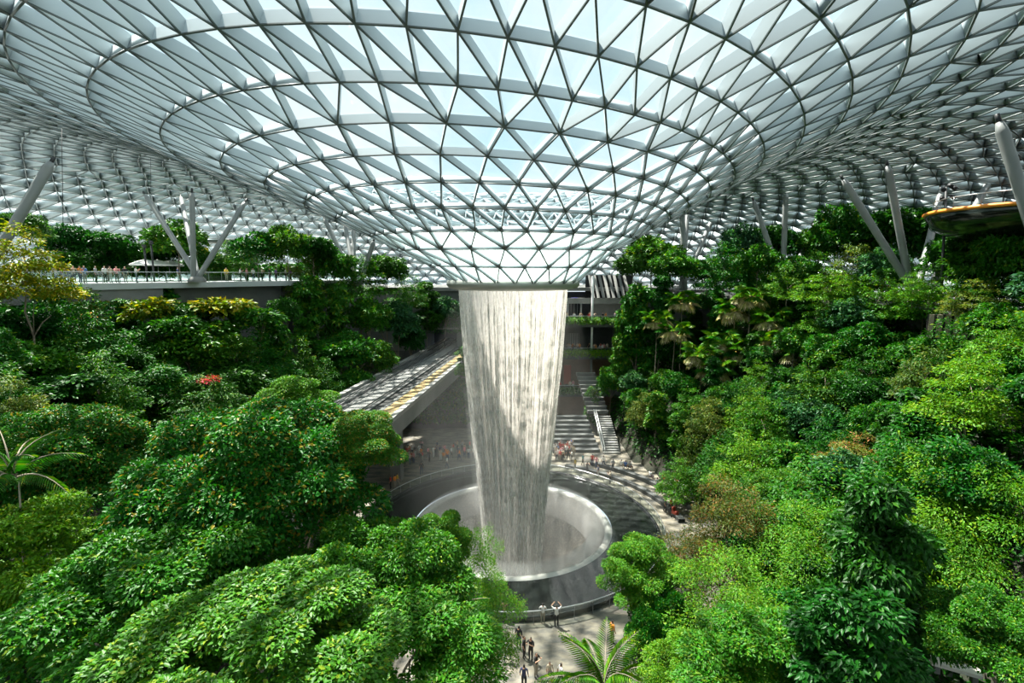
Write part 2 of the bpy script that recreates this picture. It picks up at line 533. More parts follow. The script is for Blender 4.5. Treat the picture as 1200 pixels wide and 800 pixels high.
# ------------------------------------------------------------------ waterfall
def water_r(z):                                # radius of the falling curtain at level z
    return float(np.interp(z, [-17, -5, 1.4, 10, 17, 23.4], [2.2, 2.55, 3.05, 3.85, 4.55, 5.05]))
def water_mat(name, lo, hi, sx, sz, base, trans, thin=False):
    m = bpy.data.materials.new(name); m.use_nodes = True
    nt = m.node_tree; nt.nodes.clear()
    o = nt.nodes.new('ShaderNodeOutputMaterial'); mx = nt.nodes.new('ShaderNodeMixShader')
    t = nt.nodes.new('ShaderNodeBsdfTransparent')
    df = nt.nodes.new('ShaderNodeBsdfDiffuse'); df.inputs['Color'].default_value = (*base, 1)
    tl = nt.nodes.new('ShaderNodeBsdfTranslucent'); tl.inputs['Color'].default_value = (*base, 1)
    m2 = nt.nodes.new('ShaderNodeMixShader'); m2.inputs['Fac'].default_value = trans
    at_ = nt.nodes.new('ShaderNodeTexCoord')
    mp = nt.nodes.new('ShaderNodeMapping'); mp.inputs['Scale'].default_value = (sx, sx, sz)
    n = nt.nodes.new('ShaderNodeTexNoise'); n.inputs['Scale'].default_value = 1.0; n.inputs['Detail'].default_value = 4; n.inputs['Roughness'].default_value = .7
    mr = nt.nodes.new('ShaderNodeMapRange'); mr.inputs['From Min'].default_value = .38; mr.inputs['From Max'].default_value = .66
    mr.inputs['To Min'].default_value = lo; mr.inputs['To Max'].default_value = hi
    nt.links.new(at_.outputs['Object'], mp.inputs['Vector']); nt.links.new(mp.outputs['Vector'], n.inputs['Vector'])
    nt.links.new(n.outputs['Fac'], mr.inputs['Value'])
    if thin:                                   # the sheet breaks up into drops as it falls
        sp = nt.nodes.new('ShaderNodeSeparateXYZ'); hm = nt.nodes.new('ShaderNodeMapRange'); hm.inputs['From Min'].default_value = -4; hm.inputs['From Max'].default_value = 22
        hm.inputs['To Min'].default_value = .38; hm.inputs['To Max'].default_value = 1.0
        ml = nt.nodes.new('ShaderNodeMath'); ml.operation = 'MULTIPLY'
        nt.links.new(at_.outputs['Object'], sp.inputs[0]); nt.links.new(sp.outputs['Z'], hm.inputs['Value'])
        nt.links.new(mr.outputs['Result'], ml.inputs[0]); nt.links.new(hm.outputs['Result'], ml.inputs[1]); nt.links.new(ml.outputs[0], mx.inputs['Fac'])
    else:
        nt.links.new(mr.outputs['Result'], mx.inputs['Fac'])
    n2 = nt.nodes.new('ShaderNodeTexNoise'); n2.inputs['Scale'].default_value = 1.0; n2.inputs['Detail'].default_value = 3; n2.inputs['Roughness'].default_value = .75
    mp2 = nt.nodes.new('ShaderNodeMapping'); mp2.inputs['Scale'].default_value = (7, 7, 4.5)
    bp = nt.nodes.new('ShaderNodeBump'); bp.inputs['Strength'].default_value = .3; bp.inputs['Distance'].default_value = .12
    nt.links.new(at_.outputs['Object'], mp2.inputs['Vector']); nt.links.new(mp2.outputs['Vector'], n2.inputs['Vector']); nt.links.new(n2.outputs['Fac'], bp.inputs['Height'])
    nt.links.new(bp.outputs['Normal'], df.inputs['Normal']); nt.links.new(bp.outputs['Normal'], tl.inputs['Normal'])
    nt.links.new(df.outputs[0], m2.inputs[1]); nt.links.new(tl.outputs[0], m2.inputs[2])
    nt.links.new(t.outputs[0], mx.inputs[1]); nt.links.new(m2.outputs[0], mx.inputs[2]); nt.links.new(mx.outputs[0], o.inputs['Surface'])
    MAT[name] = m
    return m
water_mat('water_sheet', .30, .98, 15, .40, (.82, .785, .735), .6, True)
water_mat('water_strand', .35, 1.0, 1.2, 1.1, (.99, .975, .94), .6)
water_mat('water_core', .1, .4, 2.6, .16, (.98, .98, .96), .5)
fall = empty('waterfall', (.1, 0, 0))
tag(fall, 'tall white ring of water falling from the roof oculus into the pool', 'waterfall')
zs = np.linspace(23.45, -16, 40)
MB().lathe([(water_r(z), z) for z in zs], 96).build('water_sheet', MAT['water_sheet'], fall)
zc = np.linspace(9, -16, 16)
MB().lathe([(water_r(z) * .78, z) for z in zc], 64).build('inner_spray', MAT['water_core'], fall)
# hundreds of thin falling threads
nst = 420
tz = np.linspace(0, 1, 9)
Vs, Fs = [], []
for s in range(nst):
    a = rng.random() * 2 * math.pi
    z0 = 23.42 - (0 if rng.random() < .6 else rng.random() * 12); z1 = z0 - 8 - rng.random() * 22
    z1 = max(z1, -15)
    w = .028 + .045 * rng.random(); dr = (rng.random() - .45) * .35; da = (rng.random() - .5) * .05
    base = len(Vs)
    for i, t in enumerate(tz):
        z = z0 + (z1 - z0) * t; rr = water_r(z) + dr * t
        aa = a + da * t + .006 * math.sin(9 * t + s)
        ww = w * (1 + .8 * t) * (1 if 0 < i < 8 else .3)
        cx, cy = rr * math.cos(aa), rr * math.sin(aa)
        tx, ty = -math.sin(aa) * ww, math.cos(aa) * ww
        ox, oy = math.cos(aa) * ww, math.sin(aa) * ww
        Vs += [(cx - tx, cy - ty, z), (cx + ox, cy + oy, z), (cx + tx, cy + ty, z)]
    for i in range(8):
        for q in range(3):
            b0 = base + i * 3
            Fs.append((b0 + q, b0 + (q + 1) % 3, b0 + 3 + (q + 1) % 3, b0 + 3 + q))
o = link('falling_threads', np_mesh('falling_threads', np.array(Vs), np.array(Fs), MAT['water_strand']), fall)
o['kind'] = 'stuff'
# drops flung around the curtain
nd = 16000
dz = 23.0 - 34 * rng.random(nd) ** .8; da = rng.random(nd) * 2 * math.pi
spread = .10 + .9 * ((23 - dz) / 34) ** 1.5
drr = np.array([water_r(z) for z in dz]) + rng.normal(0, 1, nd) * spread * .38
C0 = np.stack([drr * np.cos(da), drr * np.sin(da), dz], 1)
sz_ = .012 + .022 * rng.random(nd)
T = np.array([(1, 0, -.35), (-.5, .87, -.35), (-.5, -.87, -.35), (0, 0, 2.6)])
V = (C0[:, None, :] + T[None] * sz_[:, None, None]).reshape(-1, 3)
tf = np.array([(0, 2, 1), (0, 1, 3), (1, 2, 3), (2, 0, 3)])
F = (tf[None] + (np.arange(nd) * 4)[:, None, None]).reshape(-1, 3)
mat('water_drop', (.95, .94, .91), .2)
o = link('drops', np_mesh('drops', V, F, MAT['water_drop']), fall); o['kind'] = 'stuff'

# ------------------------------------------------------------------ mist around the foot of the water
def mist_mat(name, dens):
    m = bpy.data.materials.new(name); m.use_nodes = True
    nt = m.node_tree; nt.nodes.clear()
    o = nt.nodes.new('ShaderNodeOutputMaterial'); v = nt.nodes.new('ShaderNodeVolumeScatter')
    v.inputs['Color'].default_value = (.985, .985, .97, 1); v.inputs['Density'].default_value = dens; v.inputs['Anisotropy'].default_value = .25
    nt.links.new(v.outputs[0], o.inputs['Volume'])
    MAT[name] = m
    return m
def fix_normals(o):
    bm = bmesh.new(); bm.from_mesh(o.data)
    bmesh.ops.remove_doubles(bm, verts=bm.verts, dist=1e-4)
    bmesh.ops.recalc_face_normals(bm, faces=bm.faces)
    bm.to_mesh(o.data); bm.free()
mist_mat('mist', .0065); mist_mat('spray', .26); mist_mat('falling_spray', .03); mist_mat('bowl_mist', .03)
o = MB().lathe([(0.0, 1.1), (12.5, 1.1), (11, 6), (8.5, 14), (5.6, 22.5), (0.0, 22.5)], 32).build('mist', MAT['mist'])
fix_normals(o)
tag(o, 'thin mist drifting around the falling water', 'mist', kind='stuff')
o = MB().lathe([(8.7, -.55), (9.0, .0), (9.35, .6), (9.0, 1.15), (8.2, 1.1), (7.5, .2), (7.2, -1.6), (7.9, -2.4), (8.7, -.55)], 64).build('spray_ring', MAT['spray'])
fix_normals(o)
tag(o, 'white ring of spray hanging inside the bowl rim', 'mist', kind='stuff')

o = MB().lathe([(0.0, -15), (2.5, -15), (3.0, -5), (3.6, 1.4), (4.2, 8), (4.7, 14), (0.0, 15)], 32).build('falling_spray', MAT['falling_spray'])
fix_normals(o)
tag(o, 'dense spray inside and around the lower half of the waterfall', 'mist', kind='stuff')


o = MB().lathe([(3.6, -10.0), (4.6, -9.6), (6.3, -5.6), (7.6, -2.6), (8.6, .3), (5.5, 1.3), (3.9, 1.4), (3.6, -10.0)], 48).build('bowl_mist', MAT['bowl_mist'])
fix_normals(o)
tag(o, 'pale mist filling the sunken bowl around the water', 'mist', kind='stuff')
# ------------------------------------------------------------------ upper terraces either side of the valley
DECK_L, DECK_R = 23.85, 21.5
LEFT_EDGE = [(-52, -30), (-47.5, -18), (-43.5, -9), (-40.5, -1.5), (-37.2, 7), (-33.6, 14), (-29.8, 20.5), (-27.2, 30), (-26, 44)]
RIGHT_EDGE = [(52, -30), (46, -16), (41, -5), (40.0, 3), (39.5, 12), (38, 22), (33, 33), (24, 44)]
def deck(name, edge, z, thick, m, label):
    out = []
    for x, y in edge:
        a = math.atan2(y, x); out.append((89 * math.cos(a) - 3, 89 * math.sin(a) - 3))
    mb = MB(); n = len(edge)
    for zz in (z, z - thick):
        for p in edge: mb.v.append((p[0], p[1], zz))
        for p in out: mb.v.append((p[0], p[1], zz))
    for i in range(n - 1):
        mb.face((i, i + 1, n + i + 1, n + i)); mb.face((2 * n + i, 3 * n + i, 3 * n + i + 1, 2 * n + i + 1))
        mb.face((i, 2 * n + i, 2 * n + i + 1, i + 1))
    mb.face((0, n, 3 * n, 2 * n)); mb.face((n - 1, 3 * n - 1, 4 * n - 1, 2 * n - 1)) if False else None
    o = mb.build(name, m)
    tag(o, label, 'floor', kind='structure')
deck('floor_left', LEFT_EDGE, DECK_L, .62, MAT['slab_edge'], 'pale slab of the upper terrace beside the glass railing')
deck('floor_right', RIGHT_EDGE, DECK_R, .5, MAT['concrete'], 'upper terrace slab behind the planted slope near the leaning columns')
deck('floor_back', [(26, 44), (-26, 44)], 22.4, .6, MAT['concrete'], 'roof slab above the tunnel and shop levels')

def inset(edge, d):                            # shift an edge line outwards (away from the valley)
    out = []
    for i, p in enumerate(edge):
        a, c = edge[max(i - 1, 0)], edge[min(i + 1, len(edge) - 1)]
        t = Vector((c[0] - a[0], c[1] - a[1])).normalized(); n = Vector((t.y, -t.x))
        if n.x * p[0] < 0: n = -n
        out.append((p[0] + n.x * d, p[1] + n.y * d))
    return out
def wall_strip(name, edge, z0, z1, thick, m, label=None, parent=None):
    mb = MB()
    for a, c in zip(edge[:-1], edge[1:]):
        mb.bar((a[0], a[1], (z0 + z1) / 2), (c[0], c[1], (z0 + z1) / 2), thick, z1 - z0)
    o = mb.build(name, m, parent)
    if not parent: tag(o, label, 'wall', kind='structure')
    return o
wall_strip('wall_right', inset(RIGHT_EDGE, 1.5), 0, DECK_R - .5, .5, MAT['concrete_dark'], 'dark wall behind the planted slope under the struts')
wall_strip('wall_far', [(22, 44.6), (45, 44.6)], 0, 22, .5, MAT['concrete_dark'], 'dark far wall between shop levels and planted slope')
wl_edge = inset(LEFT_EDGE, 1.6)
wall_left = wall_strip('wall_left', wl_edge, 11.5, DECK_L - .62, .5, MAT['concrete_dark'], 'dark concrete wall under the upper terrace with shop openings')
wall_strip('beam', inset(LEFT_EDGE[1:5], .5), DECK_L - 1.75, DECK_L - .62, .6, MAT['concrete'], parent=wall_left)
# pale panel, dark shop opening and warm lamps on the wall below the terrace
def on_left_wall(px, py, off):                 # point just in front of the left wall
    d = ray(px, py)
    best = None
    for a, c in zip(wl_edge[:-1], wl_edge[1:]):
        ax, ay, bx, by = a[0] - CAM.x, a[1] - CAM.y, c[0] - CAM.x, c[1] - CAM.y
        den = d.x * (by - ay) - d.y * (bx - ax)
        t = (ax * (by - ay) - ay * (bx - ax)) / den
        s = (ax * d.y - ay * d.x) / den
        if 0 <= s <= 1 and t > 0: best = (CAM + d * t, math.atan2(by - ay, bx - ax))
    p, a = best
    return p + Vector((math.sin(a), -math.cos(a), 0)) * off, a
for (x0, y0, x1, y1, mm, nm) in ((112, 352, 153, 364, 'concrete_light', 'pale_panel'), (120, 365, 148, 376, 'dark_interior', 'opening'),
                                 (318, 352, 345, 366, 'concrete', 'grey_panel'), (300, 368, 340, 392, 'dark_interior', 'opening'),
                                 (30, 360, 100, 378, 'dark_interior', 'opening')):
    p0, a = on_left_wall(x0, (y0 + y1) / 2, .32); p1, a = on_left_wall(x1, (y0 + y1) / 2, .32)
    h = (y1 - y0) / FPX * proj((p0 + p1) / 2)[2]
    MB().bar(p0, p1, .12, h).build(nm, MAT[mm], wall_left)
for px, py in ((144, 370), (82, 372), (92, 371), (103, 369), (110, 374)):
    p, a = on_left_wall(px, py, .5)
    lamp = MB().box(p, (.12, .12, .55)).box(p + Vector((0, 0, .35)), (.2, .2, .12), m=1).build('wall_lamp', [MAT['orange_glow'], MAT['dark_metal']])
    tag(lamp, {144: 'warm orange strip lamp beside the dark shop opening', 82: 'warm lamp under terrace furthest from the waterfall', 92: 'second warm lamp under the terrace from the outer end',
               103: 'third warm lamp under the terrace from the outer end', 110: 'warm lamp under the terrace beside the pale panel'}[px], 'lamp', 'lamps under the upper terrace')

# glass railing along the left terrace
lr = empty('terrace_railing', (LEFT_EDGE[3][0], LEFT_EDGE[3][1], DECK_L))
tag(lr, 'long glass railing with slim posts along the upper terrace edge', 'railing')
base = Vector(lr.location)
def along(edge, step):
    pts = [Vector((x, y, 0)) for x, y in edge]; out = []; carry = 0
    for a, c in zip(pts[:-1], pts[1:]):
        L = (c - a).length; t = carry
        while t < L:
            out.append(a + (c - a) * (t / L)); t += step
        carry = t - L
    return out
ep = along(inset(LEFT_EDGE, .15), 1.55)
for a, c in zip(ep[:-1], ep[1:]):
    a3 = a + Vector((0, 0, DECK_L)) - base; c3 = c + Vector((0, 0, DECK_L)) - base
    up = Vector((0, 0, .56)); d = (c3 - a3).normalized() * .03
    MB().bar(a3 + up + d, c3 + up - d, .02, .95).build('glass_panel', MAT['rail_glass'], lr)
    MB().box(a3 + Vector((0, 0, .55)), (.05, .05, 1.1)).build('post', MAT['rail_metal'], lr)
MB().tube([p + Vector((0, 0, DECK_L + 1.1)) - base for p in ep], .04, 6).build('handrail', MAT['steel'], lr)

# ------------------------------------------------------------------ leaning roof columns
def roof_hit(px, py, dmax=200):
    h = ROOF_BVH.ray_cast(CAM, ray(px, py).normalized())
    return h[0] if h[0] else None
def column(base_px, depth, bz, tops, rad, label):
    b = at(base_px, 330, depth); b.z = bz
    root = empty('roof_column', b); tag(root, label, 'column', 'leaning steel roof columns')
    MB().lathe([(rad * 3.2, 0), (rad * 3.2, .25), (rad * 2.2, .6), (0.01, .7)], 20).build('foot', MAT['concrete'], root)
    for k, (px, py, ddep) in enumerate(tops):
        t = at(px, py, depth + ddep)
        bb = Vector((rad * 1.2 * math.cos(k * 1.7), rad * 1.2 * math.sin(k * 1.7), .2))
        v = t - b
        MB().tube([bb, bb + (v - bb) * .06, v - (v - bb) * .05, v], [rad * .7, rad, rad, rad * .55], 14).build('strut', MAT['strut_paint'], root)
        MB().tube([v - (v - bb).normalized() * .1, v + (v - bb).normalized() * .5], rad * .4, 8).build('pin_joint', MAT['dark_metal'], root)
column(231, 57, DECK_L, [(170, 228, 2), (212, 231, 9), (225, 226, -1), (287, 237, 3)], .28, 'cluster of four pale struts rising behind the glass terrace railing')
column(-30, 40, DECK_L, [(60, 190, 2)], .38, 'thick pale strut leaning over the yellow-green tree on the terrace')
column(1077, 52, DECK_R, [(988, 210, 1), (1040, 194, -1), (1105, 218, 5), (1166, 201, 4)], .35, 'cluster of four pale struts fanning out above the planted slope')
column(1245, 30, DECK_R, [(1171, 143, 0)], .33, 'single dark-topped strut cut by the upper frame edge')
column(920, 72, DECK_R, [(883, 235, 1), (921, 226, -1), (963, 247, 8)], .36, 'cluster of three struts rising above the fan palms')
column(800, 84, DECK_R, [(799, 247, 0), (806, 246, 5), (838, 250, 6)], .40, 'cluster of upright struts beside the rim of the glass funnel')
column(418, 78, DECK_L - 2, [(380, 256, 1), (404, 262, 6), (414, 268, 4), (438, 282, -3)], .34, 'struts half hidden by trees below the funnel edge')
for k, (px, y0, y1, dep, lb) in enumerate(((74, 165, 262, 46, 'thin cable hanging by the thick leaning strut'), (177, 190, 255, 60, 'thin cable hanging near the four-strut cluster'))):
    a, c = at(px, y0, dep), at(px, y1, dep)
    a.z = roof_z(a.x, a.y) + .2
    o = MB().tube([c, a], .025, 5).build('hanging_cable', MAT['dark_metal']); tag(o, lb, 'cable', 'cables hanging from the roof')

# ------------------------------------------------------------------ railway viaduct
VZ = 11.7
va = math.atan(.105)
via = empty('railway_viaduct', (-15.1, 0, VZ), -va)
tag(via, 'grey elevated railway viaduct with two tracks running into the tunnel', 'viaduct')
Y0, Y1 = -30.0, 56.5
def lbox(name, x0, x1, z0, z1, m, parent=via, y0=Y0, y1=Y1):
    return MB().box(((x0 + x1) / 2, (y0 + y1) / 2, (z0 + z1) / 2), (x1 - x0, y1 - y0, z1 - z0)).build(name, MAT[m], parent)
lbox('deck', -4.4, 4.4, -.55, -.25, 'track_bed')
g = MB()
for x0, x1 in ((-4.5, -3.9), (3.9, 4.5)):
    g.box(((x0 + x1) / 2, (Y0 + Y1) / 2, -1.15), (x1 - x0, Y1 - Y0, 1.6))
g.box((0, (Y0 + Y1) / 2, -1.6), (5.4, Y1 - Y0, .9))
g.build('girder', MAT['concrete'], via)
lbox('parapet', -4.55, -3.95, -.35, .12, 'concrete_light'); lbox('parapet', 3.95, 4.55, -.35, .05, 'concrete_light')
for x in (-3.3, -2.95, -2.6, -1.75):
    lbox('rail', x - .07, x + .07, -.25, -.02, 'steel')
for x in (-3.5, -1.55, .95, 2.25):
    lbox('running_beam', x - .17, x + .17, -.25, -.08, 'concrete_dark')
lbox('centre_walkway', -1.15, .35, -.25, .0, 'concrete')
for x in (.62, 2.6):
    lbox('rail', x - .05, x + .05, -.25, .0, 'steel')
wy = Y0
while wy < Y1 - 2:
    MB().box((3.28, wy + 1.0, -.06), (1.2, 1.9, .08)).build('walkway_panel', MAT['tan_grating'], via)
    MB().box((3.28, wy + 1.98, -.02), (1.22, .08, .10)).build('panel_joint', MAT['dark_metal'], via)
    wy += 2.0
for yy in (11.5, -14.0):
    p = MB(); p.box((0, yy, -6.2), (1.25, 1.25, 11.0)); p.box((0, yy, -1.9), (5.2, 1.5, .5)); p.build('pier', MAT['concrete'], via)

# ------------------------------------------------------------------ tunnel portal and back wall
wb_ = empty('wall_back', (0, 44, 0)); tag(wb_, 'grey concrete back wall with the railway tunnel mouth', 'wall', kind='structure')
def wbox(name, x0, x1, y0, y1, z0, z1, m):
    return MB().box(((x0 + x1) / 2, (y0 + y1) / 2, (z0 + z1) / 2), (x1 - x0, y1 - y0, z1 - z0)).build(name, MAT[m], wb_)
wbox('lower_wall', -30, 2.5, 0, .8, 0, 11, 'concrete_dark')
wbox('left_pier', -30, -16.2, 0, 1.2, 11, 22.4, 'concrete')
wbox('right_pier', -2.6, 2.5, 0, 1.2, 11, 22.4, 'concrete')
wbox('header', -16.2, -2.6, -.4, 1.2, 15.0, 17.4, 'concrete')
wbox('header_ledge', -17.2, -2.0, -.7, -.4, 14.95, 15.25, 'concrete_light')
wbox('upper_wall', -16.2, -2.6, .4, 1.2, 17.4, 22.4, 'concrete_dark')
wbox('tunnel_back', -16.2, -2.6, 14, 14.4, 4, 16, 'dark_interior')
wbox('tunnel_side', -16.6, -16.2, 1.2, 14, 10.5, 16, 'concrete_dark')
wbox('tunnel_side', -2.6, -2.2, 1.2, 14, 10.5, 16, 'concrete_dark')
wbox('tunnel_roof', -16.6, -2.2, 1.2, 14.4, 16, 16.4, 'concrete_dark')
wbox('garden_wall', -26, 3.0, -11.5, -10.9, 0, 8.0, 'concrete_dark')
wbox('garden_ledge', -26, 3.0, -11.7, -10.7, 8.0, 8.3, 'concrete')
wbox('mid_pillar', -10.0, -9.2, .2, 1.2, 11, 15.0, 'concrete')

# ------------------------------------------------------------------ shop levels right of the waterfall
bld = empty('shop_levels', (0, 41, 0)); tag(bld, 'stacked shop balconies with planters and dark interiors behind the waterfall', 'building')
def bbox(name, x0, x1, y0, y1, z0, z1, m, parent=bld):
    return MB().box(((x0 + x1) / 2, (y0 + y1) / 2, (z0 + z1) / 2), (x1 - x0, y1 - y0, z1 - z0)).build(name, MAT[m], parent)
LEV = (16.5, 10.9, 4.3)
for z in LEV:
    bbox('slab', 2.5, 24, -1.0, 11, z - .55, z, 'concrete')
    bbox('planter', 2.5, 21, -1.5, -.9, z - .75, z + .45, 'concrete_dark')
    bbox('back_panel', 2.5, 24, 8.0, 8.4, z, z + 5.0, 'concrete_dark')
    bbox('glass_front', 3, 20.5, -.85, -.82, z + .45, z + 1.1, 'rail_glass')
    MB().tube([(2.6, -.84, z + 1.12), (20.5, -.84, z + 1.12)], .035, 6).build('handrail', MAT['steel'], bld)
for x in (7.2, 18.5):
    bbox('pillar', x - .35, x + .35, 2.5, 3.2, 4.3, 16, 'concrete')
MB().tube([(13.9, -.4, 10.5), (13.9, -.4, 24.5)], .2, 12).build('round_post', MAT['white_paint'], bld)
MB().tube([(13.9, -.4, 0), (13.9, -.4, 10.5)], .2, 12).build('round_post', MAT['concrete'], bld)
bbox('fascia', 9.5, 21, 1.8, 2.2, 19.6, 20.6, 'concrete_light')
bbox('beige_wall', 14.6, 20.5, 4.0, 4.3, 16.5, 19.6, 'canvas_white').data.materials[0] = MAT['concrete_light']
for k in range(8):                              # sloping sun blinds above the top level
    MB().bar((14.4 + k * .9, 1.6, 20.6), (14.0 + k * .9, 4.6, 24.6), .5, .07, up=(0, 1, 0)).build('blind_slat', MAT['concrete_light'] if k % 2 else MAT['concrete'], bld)
bbox('blind_backing', 13.4, 22, 5.0, 5.2, 20.4, 24.6, 'dark_interior')
ent = empty('arch_doorway', (11.6, 47.2, 16.5)); tag(ent, 'white rounded doorway frame with a small blue sign above', 'doorway')
arch = [(-1.25, 0, 0), (-1.25, 0, 2.7), (-1.1, 0, 3.1), (-.8, 0, 3.25), (.8, 0, 3.25), (1.1, 0, 3.1), (1.25, 0, 2.7), (1.25, 0, 0)]
MB().tube(arch, .17, 8).build('frame', MAT['white_paint'], ent)
MB().box((0, .4, 1.5), (2.4, .1, 3.1)).build('door_leaf', MAT['dark_interior'], ent)
MB().box((0, .3, 1.5), (.06, .1, 3.1)).box((-.6, .3, 1.5), (.05, .1, 3.1)).box((.6, .3, 1.5), (.05, .1, 3.1)).build('mullions', MAT['rail_metal'], ent)
MB().box((0, -.1, 3.75), (1.25, .12, .42)).build('sign', MAT['blue_sign'], ent)
bbox('window_grille', 10.6, 12.6, 6.5, 6.6, 11.4, 13.8, 'concrete_light')
for k in range(5): bbox('grille_bar', 10.7 + k * .42, 10.8 + k * .42, 6.4, 6.5, 11.4, 13.8, 'dark_metal')
bbox('brown_wall', 3, 24, -.7, -.4, 0, 3.55, 'brown_panel')
bbox('end_wall', 21, 24, .5, .8, 3.55, 22, 'concrete_dark')
bbox('red_banner', 9.3, 10.6, 1.5, 1.6, 5.2, 8.6, 'red_panel')
bbox('dim_wall', 3, 20, 3.2, 3.4, 4.3, 10.2, 'brown_panel')

# ------------------------------------------------------------------ stairs and cascade right of the waterfall
mat('step_edge', (.11, .115, .11), .6)
casc = empty('stepped_cascade', (9.0, 21, 0)); tag(casc, 'dark stone stepped cascade rising from the plaza behind the pool', 'steps')
for k in range(8):
    MB().box((0, k * 1.0 + .5, .2 + k * .4), (6.6 - .25 * k, 1.0, .4 + .02)).box((0, k * 1.0 + .04, .405 + k * .4), (6.6 - .25 * k, .12, .05), m=1).build('step', [MAT['concrete_dark'], MAT['step_edge']], casc)
MB().box((-3.5, 4, 1.9), (.35, 8, .5), rot=Euler((math.atan(.4), 0, 0))).build('side_wall', MAT['concrete'], casc)
stair = empty('plaza_stair', (13.9, 20.5, 0)); tag(stair, 'narrow pale stair with white handrails beside the dark cascade', 'stairs')
for k in range(16):
    MB().box((0, k * .5 + .25, .1 + k * .2), (2.4, .5, .2)).build('tread', MAT['concrete_light'] if k % 2 == 0 else MAT['concrete'], stair)
for sx_ in (-1.35, -1.05):
    MB().tube([(sx_, 0, 1.0), (sx_, 8, 4.2)], .07, 6).build('handrail', MAT['white_paint'], stair)
    MB().tube([(sx_, 0, 0), (sx_, 0, 1.0)], .05, 6).tube([(sx_, 4, 1.6), (sx_, 4, 2.6)], .05, 6).tube([(sx_, 8, 3.2), (sx_, 8, 4.2)], .05, 6).build('rail_post', MAT['white_paint'], stair)
up_ = empty('upper_stair', (13.4, 29.6, 3.2)); tag(up_, 'broad pale upper flight climbing between planting to the shop level', 'stairs')
for k in range(10):
    MB().box((-.1 * k, k * .85 + .42, .22 + k * .5), (3.2, .85, .5)).box((-.1 * k, k * .85 + .06, .49 + k * .5), (3.2, .14, .05), m=1).build('tread', [MAT['concrete_dark'], MAT['concrete_light']], up_)

# curved stone seats round the right side of the plaza
for r0, a0, a1, z, lb in ((17.0, R(2), R(66), .40, 'inner curved dark stone bench along the plaza edge'), (19.4, R(8), R(58), .45, 'outer curved dark stone bench against the planting')):
    mb = MB(); mb.lathe([(r0 - .3, 0), (r0 - .3, z), (r0 + .35, z), (r0 + .35, 0)], 36, a0=a0, a1=a1, smooth=False)
    o = mb.build('curved_bench', MAT['concrete_dark']); tag(o, lb, 'bench')
for px, py, rz, lb in ((797, 574, .5, 'white slanted slab seat nearer the stairs'), (808, 580, .7, 'white slanted slab seat nearer the pale-trunked tree')):
    p = at_z(px, py, 0.0)
    r_ = empty('slab_seat', p, rz); tag(r_, lb, 'seat', 'white slab seats')
    MB().box((0, 0, .55), (.7, 2.0, .1), rot=Euler((.35, 0, 0))).build('seat', MAT['white_paint'], r_)
    MB().box((0, -.6, .2), (.5, .1, .4)).build('leg', MAT['dark_metal'], r_); MB().box((0, .6, .35), (.5, .1, .7)).build('leg', MAT['dark_metal'], r_)

# ------------------------------------------------------------------ raised platform at the upper right
pf = empty('raised_platform', (49.0, -4.0, DECK_R)); tag(pf, 'raised round platform with orange edge and dark mirrored underside', 'platform')
def oval(r, z, n=48): return [(r * 1.45 * math.cos(2 * math.pi * k / n), r * math.sin(2 * math.pi * k / n), z) for k in range(n)]
mb = MB(); prof = [(8.6, 8.5), (8.7, 8.2), (8.3, 7.2), (6.8, 6.2), (4.2, 5.2), (2.0, 4.4), (1.6, 0)]
n = 48
for r_, z_ in prof: mb.v += oval(r_, z_, n)
for i in range(len(prof) - 1):
    for k in range(n): mb.face((i * n + k, i * n + (k + 1) % n, (i + 1) * n + (k + 1) % n, (i + 1) * n + k), 0, True)
mb.face(list(range(n)))
mat('mirror_dark', (.05, .06, .055), .12, .9)
mb.build('body', MAT['mirror_dark'], pf)
MB().tube(oval(8.72, 8.5), .16, 8, closed=True).build('edge_band', MAT['orange_paint'], pf)
MB().tube(oval(8.3, 9.6), .04, 6, closed=True).build('handrail', MAT['steel'], pf)
for k in range(24):
    p = oval(8.3, 8.6, 24)[k]; MB().tube([p, (p[0], p[1], 9.6)], .03, 5).build('post', MAT['rail_metal'], pf)
lp = at(1104, 345, 47); lp.z = DECK_R
post = empty('spotlight_mast', lp); tag(post, 'slim dark mast with spotlights beside the leaning struts', 'mast')
top = at(1109, 219, 47) - lp
MB().tube([(0, 0, 0), top], [.14, .09], 8).build('mast', MAT['dark_metal'], post)
for k, (dx, dz) in enumerate(((-.35, -.1), (.4, 0), (-.4, -.9), (.4, -.8), (.1, .2))):
    q = top + Vector((dx, -.1, dz))
    mb = MB(); mb.bar(top + Vector((0, 0, dz)), q, .06, .06); mb.tube([q, q + Vector((dx * .5, -.3, -.25))], [.16, .2], 8); mb.build('spotlight', MAT['dark_metal'], post)

# retaining walls of upright slats below the right terrace
def slat_wall(p0, p1, z0, z1, label):
    L = (p1 - p0).length; n = int(L / .55); d = (p1 - p0) / n
    root = empty('slat_wall', (p0.x, p0.y, z0)); tag(root, label, 'wall', 'retaining walls on the planted slope')
    MB().bar(Vector((0, .0, (z1 - z0) / 2)), Vector((p1.x - p0.x, p1.y - p0.y, (z1 - z0) / 2)), .2, z1 - z0).build('backing', MAT['dark_interior'], root)
    me = MB().box((0, 0, (z1 - z0) / 2), (.36, .2, z1 - z0), rz=math.atan2(d.y, d.x)).mesh('slat', MAT['timber'])
    nn = Vector((d.y, -d.x, 0)).normalized() * .16
    if nn.y > 0: nn = -nn
    for k in range(n):
        link('slat', me, root, loc=Vector((d.x * (k + .5), d.y * (k + .5), random.uniform(-.08, .08))) + nn)
slat_wall(at(1088, 360, 44), at(1182, 362, 41), 19.3, 21.3, 'pale upright slat wall just below the right terrace edge')
slat_wall(at(1140, 410, 39), at(1175, 415, 38), 15.2, 19.0, 'tall pale slat wall showing through leaves under the terrace')
